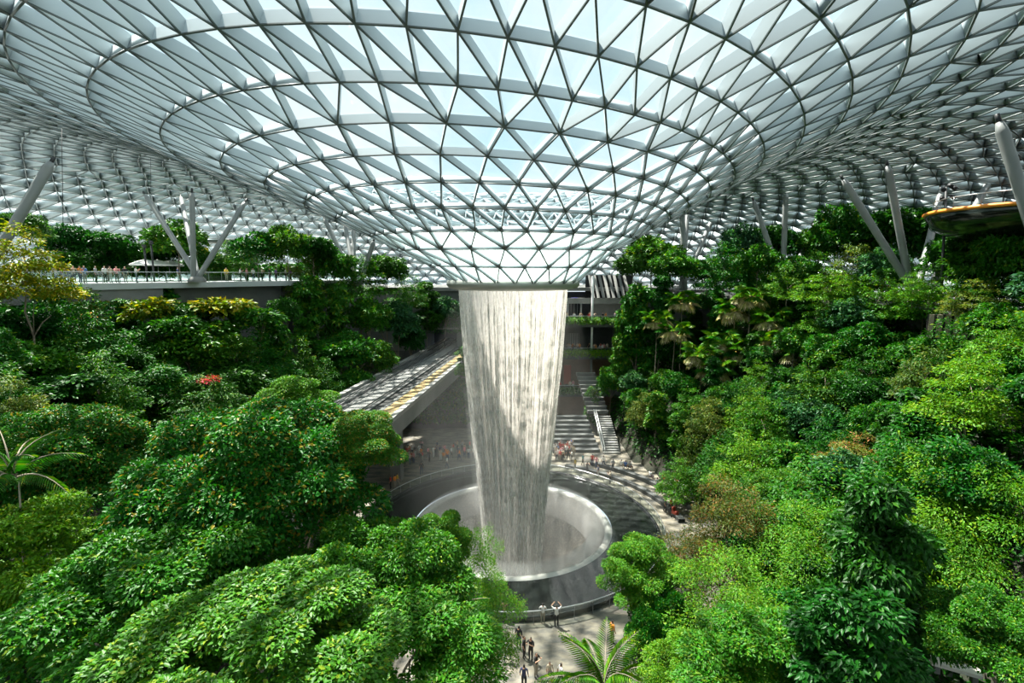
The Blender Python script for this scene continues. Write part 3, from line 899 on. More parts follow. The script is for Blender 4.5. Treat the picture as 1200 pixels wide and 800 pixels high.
slat_wall(at(955, 360, 60), at(995, 360, 58), 19.0, 21.2, 'grey slat wall behind the tiered trees above the fan palms')
for px, py, dep, rz, lb in ((1120, 780, 21, -.5, 'sunlit stone bench under the dark tree at the lower frame corner'), (1092, 772, 22, -.5, 'shaded stone bench beside the sunlit bench')):
    p = at(px, py, dep); r_ = empty('stone_bench', (p.x, p.y, p.z - .45), rz); tag(r_, lb, 'bench', 'stone benches under the trees')
    MB().box((0, 0, .4), (1.6, .5, .14)).build('seat', MAT['bench_white'], r_)
    for lx in (-.6, .6): MB().box((lx, 0, .16), (.18, .4, .34)).build('leg', MAT['concrete'], r_)

# ------------------------------------------------------------------ things on the left terrace
for px, dep, lb in ((172, 64, 'white parasol furthest from the four-strut cluster'), (186, 66, 'middle white parasol on the terrace'), (199, 68, 'white parasol nearest the four-strut cluster')):
    p = at(px, 322, dep); u_ = empty('parasol', (p.x, p.y, DECK_L)); tag(u_, lb, 'parasol', 'white parasols on the terrace')
    MB().lathe([(.01, 2.75), (.9, 2.5), (1.75, 2.1), (1.72, 1.95), (.02, 2.5)], 16, smooth=False).build('canopy', MAT['canvas_white'], u_)
    MB().tube([(0, 0, 0), (0, 0, 2.75)], .04, 6).build('pole', MAT['rail_metal'], u_)
    MB().lathe([(.4, 0), (.4, .08), (.05, .12)], 12).build('base', MAT['concrete'], u_)
p = at(262, 322, 80); k_ = empty('terrace_kiosk', (p.x, p.y, DECK_L)); tag(k_, 'dark terrace kiosk with a long flat roof and yellow sign', 'kiosk')
MB().box((0, 0, 5.9), (8.6, 4, .35)).build('roof', MAT['concrete'], k_)
MB().box((-1.2, 0.5, 1.9), (3.0, 2.5, 3.8)).build('walls', MAT['concrete_dark'], k_)
for x_ in (-3.8, 3.8): MB().tube([(x_, 0, 0), (x_, 0, 5.8)], .1, 8).build('post', MAT['rail_metal'], k_)
mat('yellow_sign', (.75, .55, .05), .5)
MB().box((-2.2, -1.0, 4.5), (1.4, .2, .9)).build('sign', MAT['yellow_sign'], k_)
p = at(172, 322, 58)
for dx, lb in ((0, 'shorter dark lamp post on the terrace left of the struts'), (.8, 'taller dark lamp post on the terrace left of the struts')):
    l_ = empty('lamp_post', (p.x + dx, p.y, DECK_L)); tag(l_, lb, 'lamp post', 'dark lamp posts on the terrace')
    MB().tube([(0, 0, 0), (0, 0, 3.9 + dx * .5)], .1, 8).build('pole', MAT['dark_metal'], l_)
    MB().box((0, 0, 4.0 + dx * .5), (.3, .3, .4)).build('head', MAT['dark_metal'], l_)
# ------------------------------------------------------------------ vegetation
def leaf_mat(name, rough=.42, trans=.32, spec=.5):
    m = bpy.data.materials.new(name); m.use_nodes = True
    nt = m.node_tree; nt.nodes.clear()
    o = nt.nodes.new('ShaderNodeOutputMaterial')
    at_ = nt.nodes.new('ShaderNodeAttribute'); at_.attribute_name = 'tint'
    oi = nt.nodes.new('ShaderNodeObjectInfo')
    hs = nt.nodes.new('ShaderNodeHueSaturation')
    mh = nt.nodes.new('ShaderNodeMapRange'); mh.inputs['To Min'].default_value = .485; mh.inputs['To Max'].default_value = .52
    mv = nt.nodes.new('ShaderNodeMapRange'); mv.inputs['To Min'].default_value = 1.2; mv.inputs['To Max'].default_value = .8
    nt.links.new(oi.outputs['Random'], mh.inputs['Value']); nt.links.new(oi.outputs['Random'], mv.inputs['Value'])
    nt.links.new(mh.outputs[0], hs.inputs['Hue']); nt.links.new(mv.outputs[0], hs.inputs['Value'])
    nt.links.new(at_.outputs['Color'], hs.inputs['Color'])
    p = nt.nodes.new('ShaderNodeBsdfPrincipled'); p.inputs['Roughness'].default_value = rough; p.inputs['Specular IOR Level'].default_value = spec
    t = nt.nodes.new('ShaderNodeBsdfTranslucent')
    br = nt.nodes.new('ShaderNodeMix'); br.data_type = 'RGBA'; br.blend_type = 'MULTIPLY'; br.inputs[0].default_value = 1.0
    br.inputs[7].default_value = (1.5, 1.35, .5, 1)
    nt.links.new(hs.outputs['Color'], br.inputs[6])
    mx = nt.nodes.new('ShaderNodeMixShader'); mx.inputs['Fac'].default_value = trans
    nt.links.new(hs.outputs['Color'], p.inputs['Base Color']); nt.links.new(br.outputs[2], t.inputs['Color'])
    nt.links.new(p.outputs[0], mx.inputs[1]); nt.links.new(t.outputs[0], mx.inputs[2]); nt.links.new(mx.outputs[0], o.inputs['Surface'])
    MAT[name] = m
    return m
LEAF = leaf_mat('leaf', .5, .34, .25)
LEAFG = leaf_mat('glossy_leaf', .42, .30, .2)

def unit(a): return a / np.maximum(np.linalg.norm(a, axis=-1, keepdims=True), 1e-9)
PAL = {  # (colour a, colour b, tip colour, share of tips)
    'green': ((0.0119, 0.0952, 0.0052), (0.0383, 0.1697, 0.0071), (0.1359, 0.2318, 0.0103), .10),
    'tipped': ((0.0119, 0.0994, 0.0065), (0.0383, 0.1697, 0.0097), (0.2549, 0.1987, 0.0194), .11),
    'lime': ((0.0425, 0.1780, 0.0039), (0.0892, 0.2401, 0.0059), (0.1699, 0.2732, 0.0091), .15),
    'yellow': ((0.0679, 0.1656, 0.0052), (0.1529, 0.2236, 0.0065), (0.3058, 0.2815, 0.0097), .3),
    'dark': ((0.0102, 0.0662, 0.0052), (0.0221, 0.1076, 0.0077), (0.0509, 0.1656, 0.0097), .08),
    'olive': ((0.0553, 0.1242, 0.0142), (0.0934, 0.1656, 0.0194), (0.1869, 0.1987, 0.0324), .15),
    'russet': ((0.0850, 0.1408, 0.0162), (0.1359, 0.1490, 0.0227), (0.2803, 0.1242, 0.0324), .22),
    'blue': ((0.0170, 0.0869, 0.0292), (0.0297, 0.1242, 0.0389), (0.0679, 0.1822, 0.0389), .08),
    'red': ((0.3823, 0.0166, 0.0194), (0.5098, 0.0414, 0.0324), (0.1699, 0.1656, 0.0194), .3),
}
def pal_colors(n, pal, g):
    a, b, t, sh = PAL[pal]
    u = g.random((n, 1)); c = np.array(a) * (1 - u) + np.array(b) * u
    c = c * (.75 + .5 * g.random((n, 1)))
    k = g.random(n) < sh
    c[k] = np.array(t) * (.7 + .5 * g.random((k.sum(), 1)))
    return c
def leaf_mesh(name, P, A, N, ln, wd, C, m=None, fold=.22, droop=.12):
    n = len(P); A = unit(A); S = unit(np.cross(A, N)); N = np.cross(S, A)
    ln = np.broadcast_to(ln, (n,))[:, None]; wd = np.broadcast_to(wd, (n,))[:, None]
    mid = P + A * ln * .45
    V = np.stack([P, mid + S * wd * .5 + N * wd * fold, P + A * ln - N * ln * droop, mid - S * wd * .5 + N * wd * fold], 1).reshape(-1, 3)
    b = (np.arange(n) * 4)[:, None, None]
    F = (np.array([(0, 1, 2), (0, 2, 3)])[None] + b).reshape(-1, 3)
    return np_mesh(name, V, F, m or LEAF, colors=np.repeat(C, 4, axis=0))

def clump_leaves(centers, radii, n, g, up=.7, zmin=-.35, flatn=.5):
    """n leaves over the upper shells of ellipsoid clumps"""
    w = radii[:, 0] * radii[:, 1]; w = w / w.sum()
    idx = g.choice(len(centers), n, p=w)
    v = g.normal(0, 1, (n, 3)); v = unit(v)
    low = v[:, 2] < zmin; v[low, 2] *= -1
    P = centers[idx] + v * radii[idx] * (.62 + .42 * g.random((n, 1)) ** .6)
    A = unit(v * np.array([1, 1, .35]) + g.normal(0, .55, (n, 3)) + np.array([0, 0, -.22]))
    N = unit(v * flatn + np.array([0, 0, up]) + g.normal(0, .35, (n, 3)))
    return P, A, N
def crown_round(name, W, H, ncl, clr, flat, n, ln, asp, pal, seed, m=None, top=0.0):
    g = np.random.default_rng(seed)
    v = unit(g.normal(0, 1, (ncl, 3))); v[:, 2] = np.where(v[:, 2] < -.25, -v[:, 2], v[:, 2])
    rr = .45 + .5 * g.random((ncl, 1)) ** .5
    c = v * rr * np.array([W / 2 - clr * .7, W / 2 - clr * .7, H * .56 - clr * flat * .6]) + np.array([0, 0, H * .42])
    if top: c[:, :2] *= (1 - top * np.clip(c[:, 2:3] / H, 0, 1))
    r = clr * (.65 + .6 * g.random((ncl, 1))) * np.array([1, 1, flat])
    P, A, N = clump_leaves(c, r, n, g)
    l = ln * (.7 + .6 * g.random(n))
    # a whole spray shares a tone, so crowns read as separate boughs
    C = pal_colors(n, pal, g)
    return leaf_mesh(name, P, A, N, l, l * asp, C, m)
def crown_tier(name, W, H, ntier, n, ln, asp, pal, seed, m=None):
    g = np.random.default_rng(seed)
    cs, rs = [], []
    for t in range(ntier):
        f = t / max(1, ntier - 1); z = H * (.12 + .86 * f); R_ = W / 2 * (1.02 - .62 * f ** 1.3)
        k = max(3, int(7 * (1 - .6 * f)))
        a0 = g.random() * 6.28
        for q in range(k):
            a = a0 + 6.28 * q / k + g.normal(0, .25); rr = R_ * (.45 + .35 * g.random())
            cs.append((rr * math.cos(a), rr * math.sin(a), z + g.normal(0, H * .035)))
            s_ = R_ * (.34 + .16 * g.random()); rs.append((s_, s_, H * .028))
    c, r = np.array(cs), np.array(rs)
    w = r[:, 0] ** 2; idx = g.choice(len(c), n, p=w / w.sum())
    rad = np.sqrt(g.random(n)) ; an = g.random(n) * 6.283
    P = c[idx] + np.stack([np.cos(an) * rad, np.sin(an) * rad, np.zeros(n)], 1) * r[idx]
    P[:, 2] += g.normal(0, 1, n) * r[idx][:, 2] + r[idx][:, 2] * 2 - rad ** 2 * r[idx][:, 0] * .22
    A = unit(np.stack([np.cos(an), np.sin(an), np.full(n, -.15)], 1) + g.normal(0, .5, (n, 3)))
    N = unit(np.array([0, 0, 1.0]) + g.normal(0, .28, (n, 3)))
    l = ln * (.7 + .6 * g.random(n))
    return leaf_mesh(name, P, A, N, l, l * asp, pal_colors(n, pal, g), m)
def crown_column(name, W, H, n, ln, asp, pal, seed, m=None):
    g = np.random.default_rng(seed); k = 46
    z = H * (.04 + .92 * g.random(k)); a = g.random(k) * 6.28
    taper = np.clip(1.15 - z / H, .2, 1) ** .6
    rr = W * .40 * taper * (.35 + .7 * g.random(k))
    c = np.stack([rr * np.cos(a), rr * np.sin(a), z], 1)
    s_ = W * .135 * (.6 + .7 * g.random(k)); r = np.stack([s_, s_, s_ * .8], 1)
    P, A, N = clump_leaves(c, r, n, g, up=.5, flatn=.8)
    A[:, 2] -= .35
    l = ln * (.7 + .6 * g.random(n))
    return leaf_mesh(name, P, A, N, l, l * asp, pal_colors(n, pal, g), m)

def trunk_mesh(name, seed, nb=5, m='bark', lean=.05):       # unit height, branches reaching into the crown
    g = random.Random(seed); mb = MB()
    pts = [Vector((0, 0, 0))]
    for i in range(1, 7): pts.append(Vector((g.uniform(-lean, lean) * i / 6, g.uniform(-lean, lean) * i / 6, i / 6)))
    mb.tube(pts, [.020, .0165, .015, .013, .011, .008, .004], 7)
    for k in range(nb):
        i = g.choice((3, 4, 5)); p = pts[i]; a = 2 * math.pi * (k + g.random() * .6) / nb; l = g.uniform(.16, .28)
        q = p + Vector((math.cos(a) * l * .6, math.sin(a) * l * .6, l * .55)); e = p + Vector((math.cos(a) * l * 1.2, math.sin(a) * l * 1.2, l * .85))
        mb.tube([p, q, e], [.008, .0055, .002], 5)
    return mb.mesh(name, MAT[m])
TRUNKS = [trunk_mesh('trunk', s) for s in (1, 2, 3)]
PTRUNK = trunk_mesh('trunk', 7, 0, 'palm_bark', .03)

KIND = {}
def kind(key, me, W, H, desc, cat='tree'): KIND[key] = (me, W, H, desc, cat)
# near trees with fine leaves
kind('near_broad_a', crown_round('crown', 9, 6.5, 58, 1.0, .6, 92000, .15, .52, 'tipped', 21, LEAFG), 9, 6.5, 'dense broad-leaved tree')
kind('near_broad_b', crown_round('crown', 8, 6.5, 50, .92, .58, 76000, .14, .55, 'green', 22, LEAFG), 8, 6.5, 'dense glossy green tree')
kind('near_tier', crown_tier('crown', 8, 6, 8, 42000, .13, .42, 'lime', 23), 8, 6, 'bright tiered fine-leaved tree')
kind('near_fine', crown_round('crown', 6.5, 7, 52, .72, .5, 40000, .145, .45, 'lime', 24), 6.5, 7, 'bright feathery tree')
kind('near_russet', crown_tier('crown', 7, 5, 7, 30000, .14, .4, 'russet', 25), 7, 5, 'russet-tinged feathery tree')
kind('near_dark', crown_column('crown', 5, 8, 15000, .30, .45, 'dark', 26, LEAFG), 5, 8, 'dark large-leaved tree')
# trees further off
kind('broad', crown_round('crown', 6, 5.5, 34, 1.15, .6, 6500, .36, .5, 'green', 31, LEAFG), 6, 5.5, 'green broad-leaved tree')
kind('broad_dark', crown_round('crown', 6, 6, 34, 1.15, .62, 6500, .38, .5, 'dark', 32, LEAFG), 6, 6, 'dark broad-leaved tree')
kind('tier', crown_tier('crown', 7, 5.5, 7, 7500, .27, .42, 'green', 33), 7, 5.5, 'green tiered flat-layered tree')
kind('tier_lime', crown_tier('crown', 6.5, 5, 6, 7000, .26, .42, 'lime', 34), 6.5, 5, 'lime-green tiered tree')
kind('tier_olive', crown_tier('crown', 6.5, 5, 7, 7000, .27, .42, 'olive', 35), 6.5, 5, 'olive tiered tree')
kind('fine', crown_round('crown', 5, 5, 30, .85, .55, 7000, .24, .45, 'green', 36), 5, 5, 'fine-leaved green tree')
kind('blue', crown_round('crown', 5.5, 5.5, 30, 1.0, .6, 6000, .34, .5, 'blue', 37, LEAFG), 5.5, 5.5, 'blue-green leafy tree')
kind('column', crown_column('crown', 3.6, 8, 5000, .36, .5, 'green', 38, LEAFG), 3.6, 8, 'tall narrow leafy tree')
kind('column_dark', crown_column('crown', 3.6, 8, 5000, .38, .5, 'dark', 39, LEAFG), 3.6, 8, 'tall narrow dark tree')
kind('shrub', crown_round('foliage', 3, 2.2, 14, .8, .6, 1700, .34, .5, 'green', 41, LEAFG), 3, 2.2, 'rounded green shrub', 'shrub')
kind('shrub_yellow', crown_round('foliage', 3, 2.0, 14, .75, .6, 1700, .32, .5, 'yellow', 42), 3, 2.0, 'yellow-leaved shrub', 'shrub')
kind('shrub_dark', crown_round('foliage', 3, 2.4, 14, .8, .6, 1700, .36, .5, 'dark', 43, LEAFG), 3, 2.4, 'dark green shrub', 'shrub')
kind('shrub_red', crown_round('foliage', 1.6, 1.0, 8, .4, .6, 600, .2, .5, 'red', 44), 1.6, 1.0, 'red-leaved shrub', 'shrub')
kind('yellow_tree', crown_tier('crown', 6, 5, 6, 7000, .27, .45, 'yellow', 45), 6, 5, 'yellow-green spreading tree')

def fan_frond(name, pal, seed):
    g = np.random.default_rng(seed); k = 22
    a = np.linspace(-1.9, 1.9, k)
    P = np.tile(np.array([[.9, 0, .0]]), (k, 1)); A = np.stack([np.cos(a), np.sin(a), -.25 * np.ones(k)], 1)
    N = unit(np.stack([np.zeros(k), np.zeros(k), np.ones(k)], 1) + g.normal(0, .1, (k, 3)))
    l = .95 * (1 - .15 * np.abs(a) / 1.9)
    me = leaf_mesh(name, np.concatenate([P, np.array([[0, 0, 0]])]), np.concatenate([A, [[1, 0, 0]]]), np.concatenate([N, [[0, 0, 1]]]),
                   np.concatenate([l, [1.0]]), np.concatenate([np.full(k, .16), [.06]]), pal_colors(k + 1, pal, g), LEAFG, droop=.22)
    return me
PAL['dry'] = ((.50, .43, .24), (.62, .55, .34), (.3, .32, .1), .2)
FAN = [fan_frond('frond', 'green', 51), fan_frond('frond', 'lime', 52), fan_frond('frond', 'dry', 53)]
def feather_frond(name, L_, nl, pal, seed, ll=.55):
    g = np.random.default_rng(seed)
    t = np.repeat(np.linspace(.12, 1, nl), 2); sd = np.tile([1, -1], nl)
    ax = L_ * t; az = .55 * L_ * t - .75 * L_ * t ** 2.2
    P = np.stack([ax, np.zeros_like(ax), az], 1)
    l = ll * np.sin(np.clip(t * .9 + .12, 0, 1) * math.pi) ** .5 * (1 + g.normal(0, .06, len(t)))
    A = unit(np.stack([.55 * np.ones_like(t), sd * 1.0, -.25 - .2 * t], 1))
    N = np.tile(np.array([[0, 0, 1.0]]), (len(t), 1))
    me = leaf_mesh(name, P, A, N, np.maximum(l, .1), ll * .075, pal_colors(len(t), pal, g), LEAFG, droop=.35)
    tb = MB(); tt = np.linspace(0, 1, 9)
    tb.tube([(L_ * q, 0, .55 * L_ * q - .75 * L_ * q ** 2.2) for q in tt], [.035 * (1.15 - q) for q in tt], 5)
    return me, tb.mesh('midrib', MAT['palm_bark'])
FEATHER = feather_frond('leaflets', 3.6, 30, 'lime', 61, .85)
FERN = feather_frond('leaflets', 1.9, 26, 'green', 62, .42)

TREES = []                                     # (object, description, region, px, py) -> labels at the end
tid = 0
def reg(o, desc, cat, region, label=None):
    o['category'] = cat
    if label: o['label'] = label
    else: TREES.append((o, desc, region, *proj(o.location)[:2]))
def tree(key, x, y, base, top, cw, ch=None, rz=None, region='', label=None, group=None):
    """key crown on a trunk from base to top; cw crown width, ch crown height"""
    global tid
    tid += 1
    me, W, H, desc, cat = KIND[key]
    o = empty('shrub' if cat == 'shrub' else 'tree', (x, y, base), rz if rz is not None else random.random() * 6.28)
    s = cw / W; ch = ch or H * s
    part = 'foliage' if cat == 'shrub' else 'crown'
    link(part, me, o, loc=(0, 0, top - base - ch), scale=(s, s, ch / H))
    hh = max(top - base - ch * .45, .4)
    rs = hh if cat != 'shrub' else hh * .6
    link('stem' if cat == 'shrub' else 'trunk', TRUNKS[tid % 3], o, scale=(min(rs, cw * .9, 9), min(rs, cw * .9, 9), hh))
    reg(o, desc, cat, region, label)
    if group: o['group'] = group
    return o
def fan_palm(x, y, base, h, s=1.0, region='', n=13):
    global tid
    tid += 1
    o = empty('fan_palm', (x, y, base), random.random() * 6.28)
    link('trunk', PTRUNK, o, scale=(5, 5, h))
    for k in range(n):
        a = k * 2.4; el = .75 - 1.5 * k / n
        link('frond', FAN[2] if k > n * .58 else FAN[k % 2], o, loc=(0, 0, h - .1), rot=Euler((0, -el, a)), scale=(s, s, s))
    reg(o, 'fan palm with pale old fronds', 'palm', region)
    return o
def feather_palm(x, y, base, h, s, n, spec, label, group=None, el0=1.0, el1=1.3):
    o = empty('feather_palm', (x, y, base), random.random() * 6.28)
    link('trunk', PTRUNK, o, scale=(5, 5, h))
    for k in range(n):
        f = link('frond', spec[0], o, loc=(0, 0, h), rot=Euler((0, -(el0 - el1 * k / n), k * 2.4)), scale=(s, s, s))
        link('midrib', spec[1], f)
    reg(o, '', 'palm', '', label)
    if group: o['group'] = group
    return o

def by_px(px, dep):
    p = at(px, 330, dep); return p.x, p.y
def z_at(px, py, dep): return at(px, py, dep).z
def fg(key, px, ytop, dep, wpx, hpx, label, base=None, group=None):
    x, y = by_px(px, dep)
    # the pixel row of the top belongs to the point at this depth
    p = at(px, ytop, dep); b = terr1(p.x, p.y) if base is None else base
    return tree(key, p.x, p.y, min(b, p.z - 1), p.z, wpx * dep / FPX, hpx * dep / FPX * 1.0, label=label, group=group)

# --- foreground, valley side below the glass railing
fg('near_broad_a', 285, 462, 17.5, 330, 250, 'huge leafy tree with red-tipped leaves in front of the viaduct')
fg('near_broad_a', 408, 478, 19, 140, 100, 'leafy crown overhanging the viaduct edge beside the tan walkway')
fg('near_broad_b', 190, 600, 13.5, 360, 260, 'sunlit broad-leaved crown at the very bottom below the huge tree')
fg('near_broad_b', 430, 600, 15.5, 270, 240, 'shady leafy crown between the huge tree and the pool')
fg('near_broad_a', 55, 468, 22, 240, 170, 'leafy crown at the frame edge behind the palm frond')
fg('near_fine', 30, 570, 15, 240, 260, 'shady fine-leaved tree at the lower frame edge')
fg('near_fine', 470, 690, 13.5, 260, 200, 'fine-leaved tree below the curled fern frond')
fg('near_fine', 340, 435, 27, 120, 110, 'yellow-tinged crown poking up behind the huge tree')
fg('near_tier', 552, 625, 22, 125, 170, 'slender bright tree in front of the pool bowl')
fg('near_broad_b', 515, 595, 21, 95, 110, 'small round green crown overlapping the pool bowl edge')
fg('near_broad_b', 300, 690, 10.5, 420, 220, 'lowest leafy crown at the bottom frame edge')
# --- foreground, opposite side
fg('near_fine', 754, 622, 27, 112, 120, 'bright feathery tree standing by the pool kerb')
fg('near_broad_b', 779, 680, 25, 100, 170, 'darker leafy tree under the bright tree by the pool')
fg('near_russet', 855, 572, 33, 150, 120, 'russet-tinged tree beside the curved plaza path')
fg('near_tier', 850, 655, 24, 210, 180, 'bright green tiered tree below the russet one')
fg('near_fine', 905, 712, 18.5, 230, 200, 'lime feathery tree at the bottom frame edge')
fg('near_dark', 1035, 555, 21, 150, 270, 'tall dark large-leaved tree rising in front of lime crowns')
fg('near_tier', 960, 600, 29, 190, 150, 'spreading lime tiered tree left of the dark large-leaved tree')
fg('near_tier', 1110, 540, 27, 230, 190, 'spreading lime tiered tree behind the dark large-leaved tree')
fg('near_tier', 1185, 560, 24, 200, 200, 'lime tiered crown cut by the frame edge')
fg('near_broad_b', 1180, 690, 18, 190, 170, 'glossy green tree with yellow tips at the lower corner')
fg('near_dark', 1010, 690, 16, 170, 210, 'dark leafy tree at the bottom under the tall dark one')
fg('near_fine', 812, 738, 21, 125, 150, 'bright leafy tree at the bottom beside the feather palm')
fg('near_russet', 1010, 525, 36, 170, 90, 'olive-brown flat crown behind the tall dark tree')
fg('near_broad_b', 935, 545, 37, 130, 110, 'rounded green crown above the russet tree')
p = at(708, 816, 23)
feather_palm(p.x, p.y, 0, max(p.z, 1), .88, 12, FEATHER, 'feather palm with arching fronds at the bottom on the plaza', el0=1.15, el1=.9)
p = at(514, 735, 19)
feather_palm(p.x, p.y, terr1(p.x, p.y), p.z - terr1(p.x, p.y), 1.1, 8, FERN, 'tree fern with a bright upright frond in front of the leafy crown', el0=1.2, el1=.9)
p = at(14, 562, 15)
feather_palm(p.x, p.y, terr1(p.x, p.y), p.z - terr1(p.x, p.y), .95, 13, FERN, 'palm with glossy fronds at the frame edge above the leafy crown', el0=1.1, el1=1.2)

# --- trees on the upper terraces and along the crests (px, top row, depth, width px, crown height px)
def crest(lst, base, region):
    for key, px, yt, dep, w, h in lst:
        p = at(px, yt, dep)
        tree(key, p.x, p.y, base, p.z, w * 1.2 * dep / FPX, min(h * 1.6 * dep / FPX, (p.z - base) * .92), region=region)
L_TERR = [('broad_dark', 22, 240, 46, 52, 38), ('broad_dark', 75, 254, 62, 52, 46), ('broad_dark', 120, 262, 64, 60, 40), ('broad_dark', 150, 276, 66, 40, 36),
          ('broad', 205, 253, 66, 56, 40), ('broad_dark', 190, 275, 70, 50, 34), ('broad', 300, 268, 66, 48, 40), ('broad', 335, 260, 68, 46, 48), ('broad_dark', 365, 268, 70, 50, 44),
          ('tier', 268, 283, 72, 44, 28), ('fine', 285, 280, 74, 36, 30), ('broad_dark', 105, 285, 70, 60, 30), ('fine', 240, 292, 70, 40, 24)]
crest(L_TERR, DECK_L, 'on the terrace behind the glass railing')
for k, px in enumerate(range(48, 372, 17)):
    dep = 54 + .09 * px + random.uniform(-2, 3); p = at(px, 300, dep)
    tree('shrub_dark' if k % 3 else 'shrub', p.x, p.y, DECK_L, DECK_L + random.uniform(2.4, 3.6), random.uniform(3.2, 4.4), 2.8, region='on the terrace behind the people')
crest([('yellow_tree', 22, 268, 36, 84, 54)], 15, 'in front of the glass railing at the frame edge')
R_TERR = [('broad', 765, 272, 84, 60, 50), ('broad_dark', 742, 292, 82, 40, 60), ('broad', 790, 290, 78, 50, 50), ('blue', 868, 258, 80, 46, 50), ('broad_dark', 905, 252, 82, 50, 46),
          ('tier', 850, 285, 74, 56, 40), ('fine', 985, 232, 72, 60, 60), ('broad_dark', 945, 262, 78, 50, 40), ('broad', 965, 250, 74, 40, 50), ('broad_dark', 1020, 250, 70, 50, 60), ('broad_dark', 1060, 228, 66, 80, 60),
          ('broad', 1085, 240, 64, 50, 60), ('broad_dark', 1130, 262, 50, 70, 60), ('tier', 1165, 258, 44, 70, 60), ('broad', 1190, 245, 42, 60, 80), ('broad_dark', 1150, 285, 46, 70, 50),
          ('tier_lime', 1072, 322, 47, 50, 20), ('tier', 1180, 310, 42, 70, 50), ('fine', 830, 300, 76, 40, 44), ('broad', 890, 282, 72, 44, 36), ('tier_olive', 1005, 290, 62, 60, 40), ('blue', 1040, 285, 58, 50, 50)]
crest(R_TERR, DECK_R, 'on the crest among the leaning struts')
SLOPE_TOP = [('tier_lime', 975, 318, 58, 90, 36), ('tier', 1030, 325, 54, 90, 50), ('tier_lime', 1085, 335, 50, 80, 40), ('tier', 925, 310, 66, 60, 40), ('column', 748, 330, 78, 46, 110),
             ('column', 735, 352, 80, 40, 120), ('column_dark', 775, 322, 76, 40, 100), ('tier', 905, 318, 70, 50, 50), ('yellow_tree', 1000, 372, 56, 46, 50), ('tier_olive', 1150, 330, 42, 70, 40), ('broad_dark', 1040, 380, 52, 80, 70)]
for key, px, yt, dep, w, h in SLOPE_TOP:
    p = at(px, yt, dep); tree(key, p.x, p.y, terr1(p.x, p.y), p.z, w * dep / FPX, h * dep / FPX, region='at the top of the slope under the struts')
for k, (px, py, dep) in enumerate(((880, 345, 68), (950, 378, 66), (915, 395, 64), (975, 392, 63), (935, 410, 62), (845, 398, 68), (822, 412, 67), (868, 408, 67), (800, 350, 74), (790, 385, 72),
                                   (862, 360, 70), (905, 372, 66), (838, 430, 66), (770, 372, 74))):
    p = at(px, py, dep); b_ = terr1(p.x, p.y)
    fan_palm(p.x, p.y, min(b_, p.z - 2), max(p.z - b_, 2.0), 1.45 + .35 * random.random(), 'on the slope under the struts', 18)
# --- hillside behind the viaduct, up to the funnel
BACK = [('broad', 385, 285, 74, 60, 60), ('tier', 420, 300, 76, 70, 50), ('broad_dark', 450, 290, 80, 60, 60), ('tier', 478, 322, 84, 50, 40), ('column', 360, 320, 66, 50, 110), ('column', 395, 330, 70, 44, 120),
        ('broad', 430, 345, 74, 60, 60), ('blue', 465, 350, 80, 54, 60), ('broad', 405, 385, 66, 70, 60), ('fine', 440, 395, 70, 60, 60), ('broad_dark', 480, 372, 84, 40, 60), ('tier', 375, 420, 60, 60, 50),
        ('tier', 345, 395, 58, 60, 60), ('tier_olive', 355, 300, 70, 50, 60), ('broad', 415, 428, 64, 50, 50), ('column_dark', 500, 330, 88, 40, 60), ('blue', 520, 345, 90, 40, 40)]
for key, px, yt, dep, w, h in BACK:
    p = at(px, yt, dep); b_ = terr1(p.x, p.y); tree(key, p.x, p.y, min(b_, p.z - 2), p.z, w * dep / FPX, h * dep / FPX, region='on the hillside behind the viaduct')
# --- slope under the glass railing
LSL = [('tier', 75, 335, 41, 110, 80), ('broad_dark', 20, 350, 38, 90, 80), ('tier', 60, 395, 38, 130, 70), ('broad', 15, 395, 34, 110, 80), ('shrub_yellow', 175, 347, 48, 60, 36), ('shrub_yellow', 260, 347, 52, 80, 34),
       ('broad_dark', 215, 345, 50, 60, 60), ('tier', 150, 390, 44, 100, 60), ('broad', 220, 380, 48, 90, 70), ('tier', 290, 385, 52, 90, 60), ('broad_dark', 270, 420, 48, 90, 60), ('fine', 180, 425, 42, 100, 60),
       ('tier', 110, 425, 38, 120, 60), ('broad_dark', 40, 430, 33, 130, 60), ('column', 320, 370, 56, 50, 100), ('tier', 235, 440, 42, 100, 50), ('fine', 310, 430, 50, 70, 50), ('broad_dark', 330, 340, 60, 40, 60),
       ('shrub', 200, 370, 47, 60, 30), ('shrub', 245, 375, 50, 60, 30), ('shrub', 300, 360, 53, 60, 30), ('shrub_red', 245, 440, 43, 26, 12), ('broad_dark', 130, 400, 46, 80, 70), ('fine', 270, 385, 50, 60, 50)]
for key, px, yt, dep, w, h in LSL:
    p = at(px, yt, dep); b_ = terr1(p.x, p.y); tree(key, p.x, p.y, min(b_, p.z - 1.2), p.z, w * dep / FPX, h * dep / FPX, region='on the slope under the glass railing')

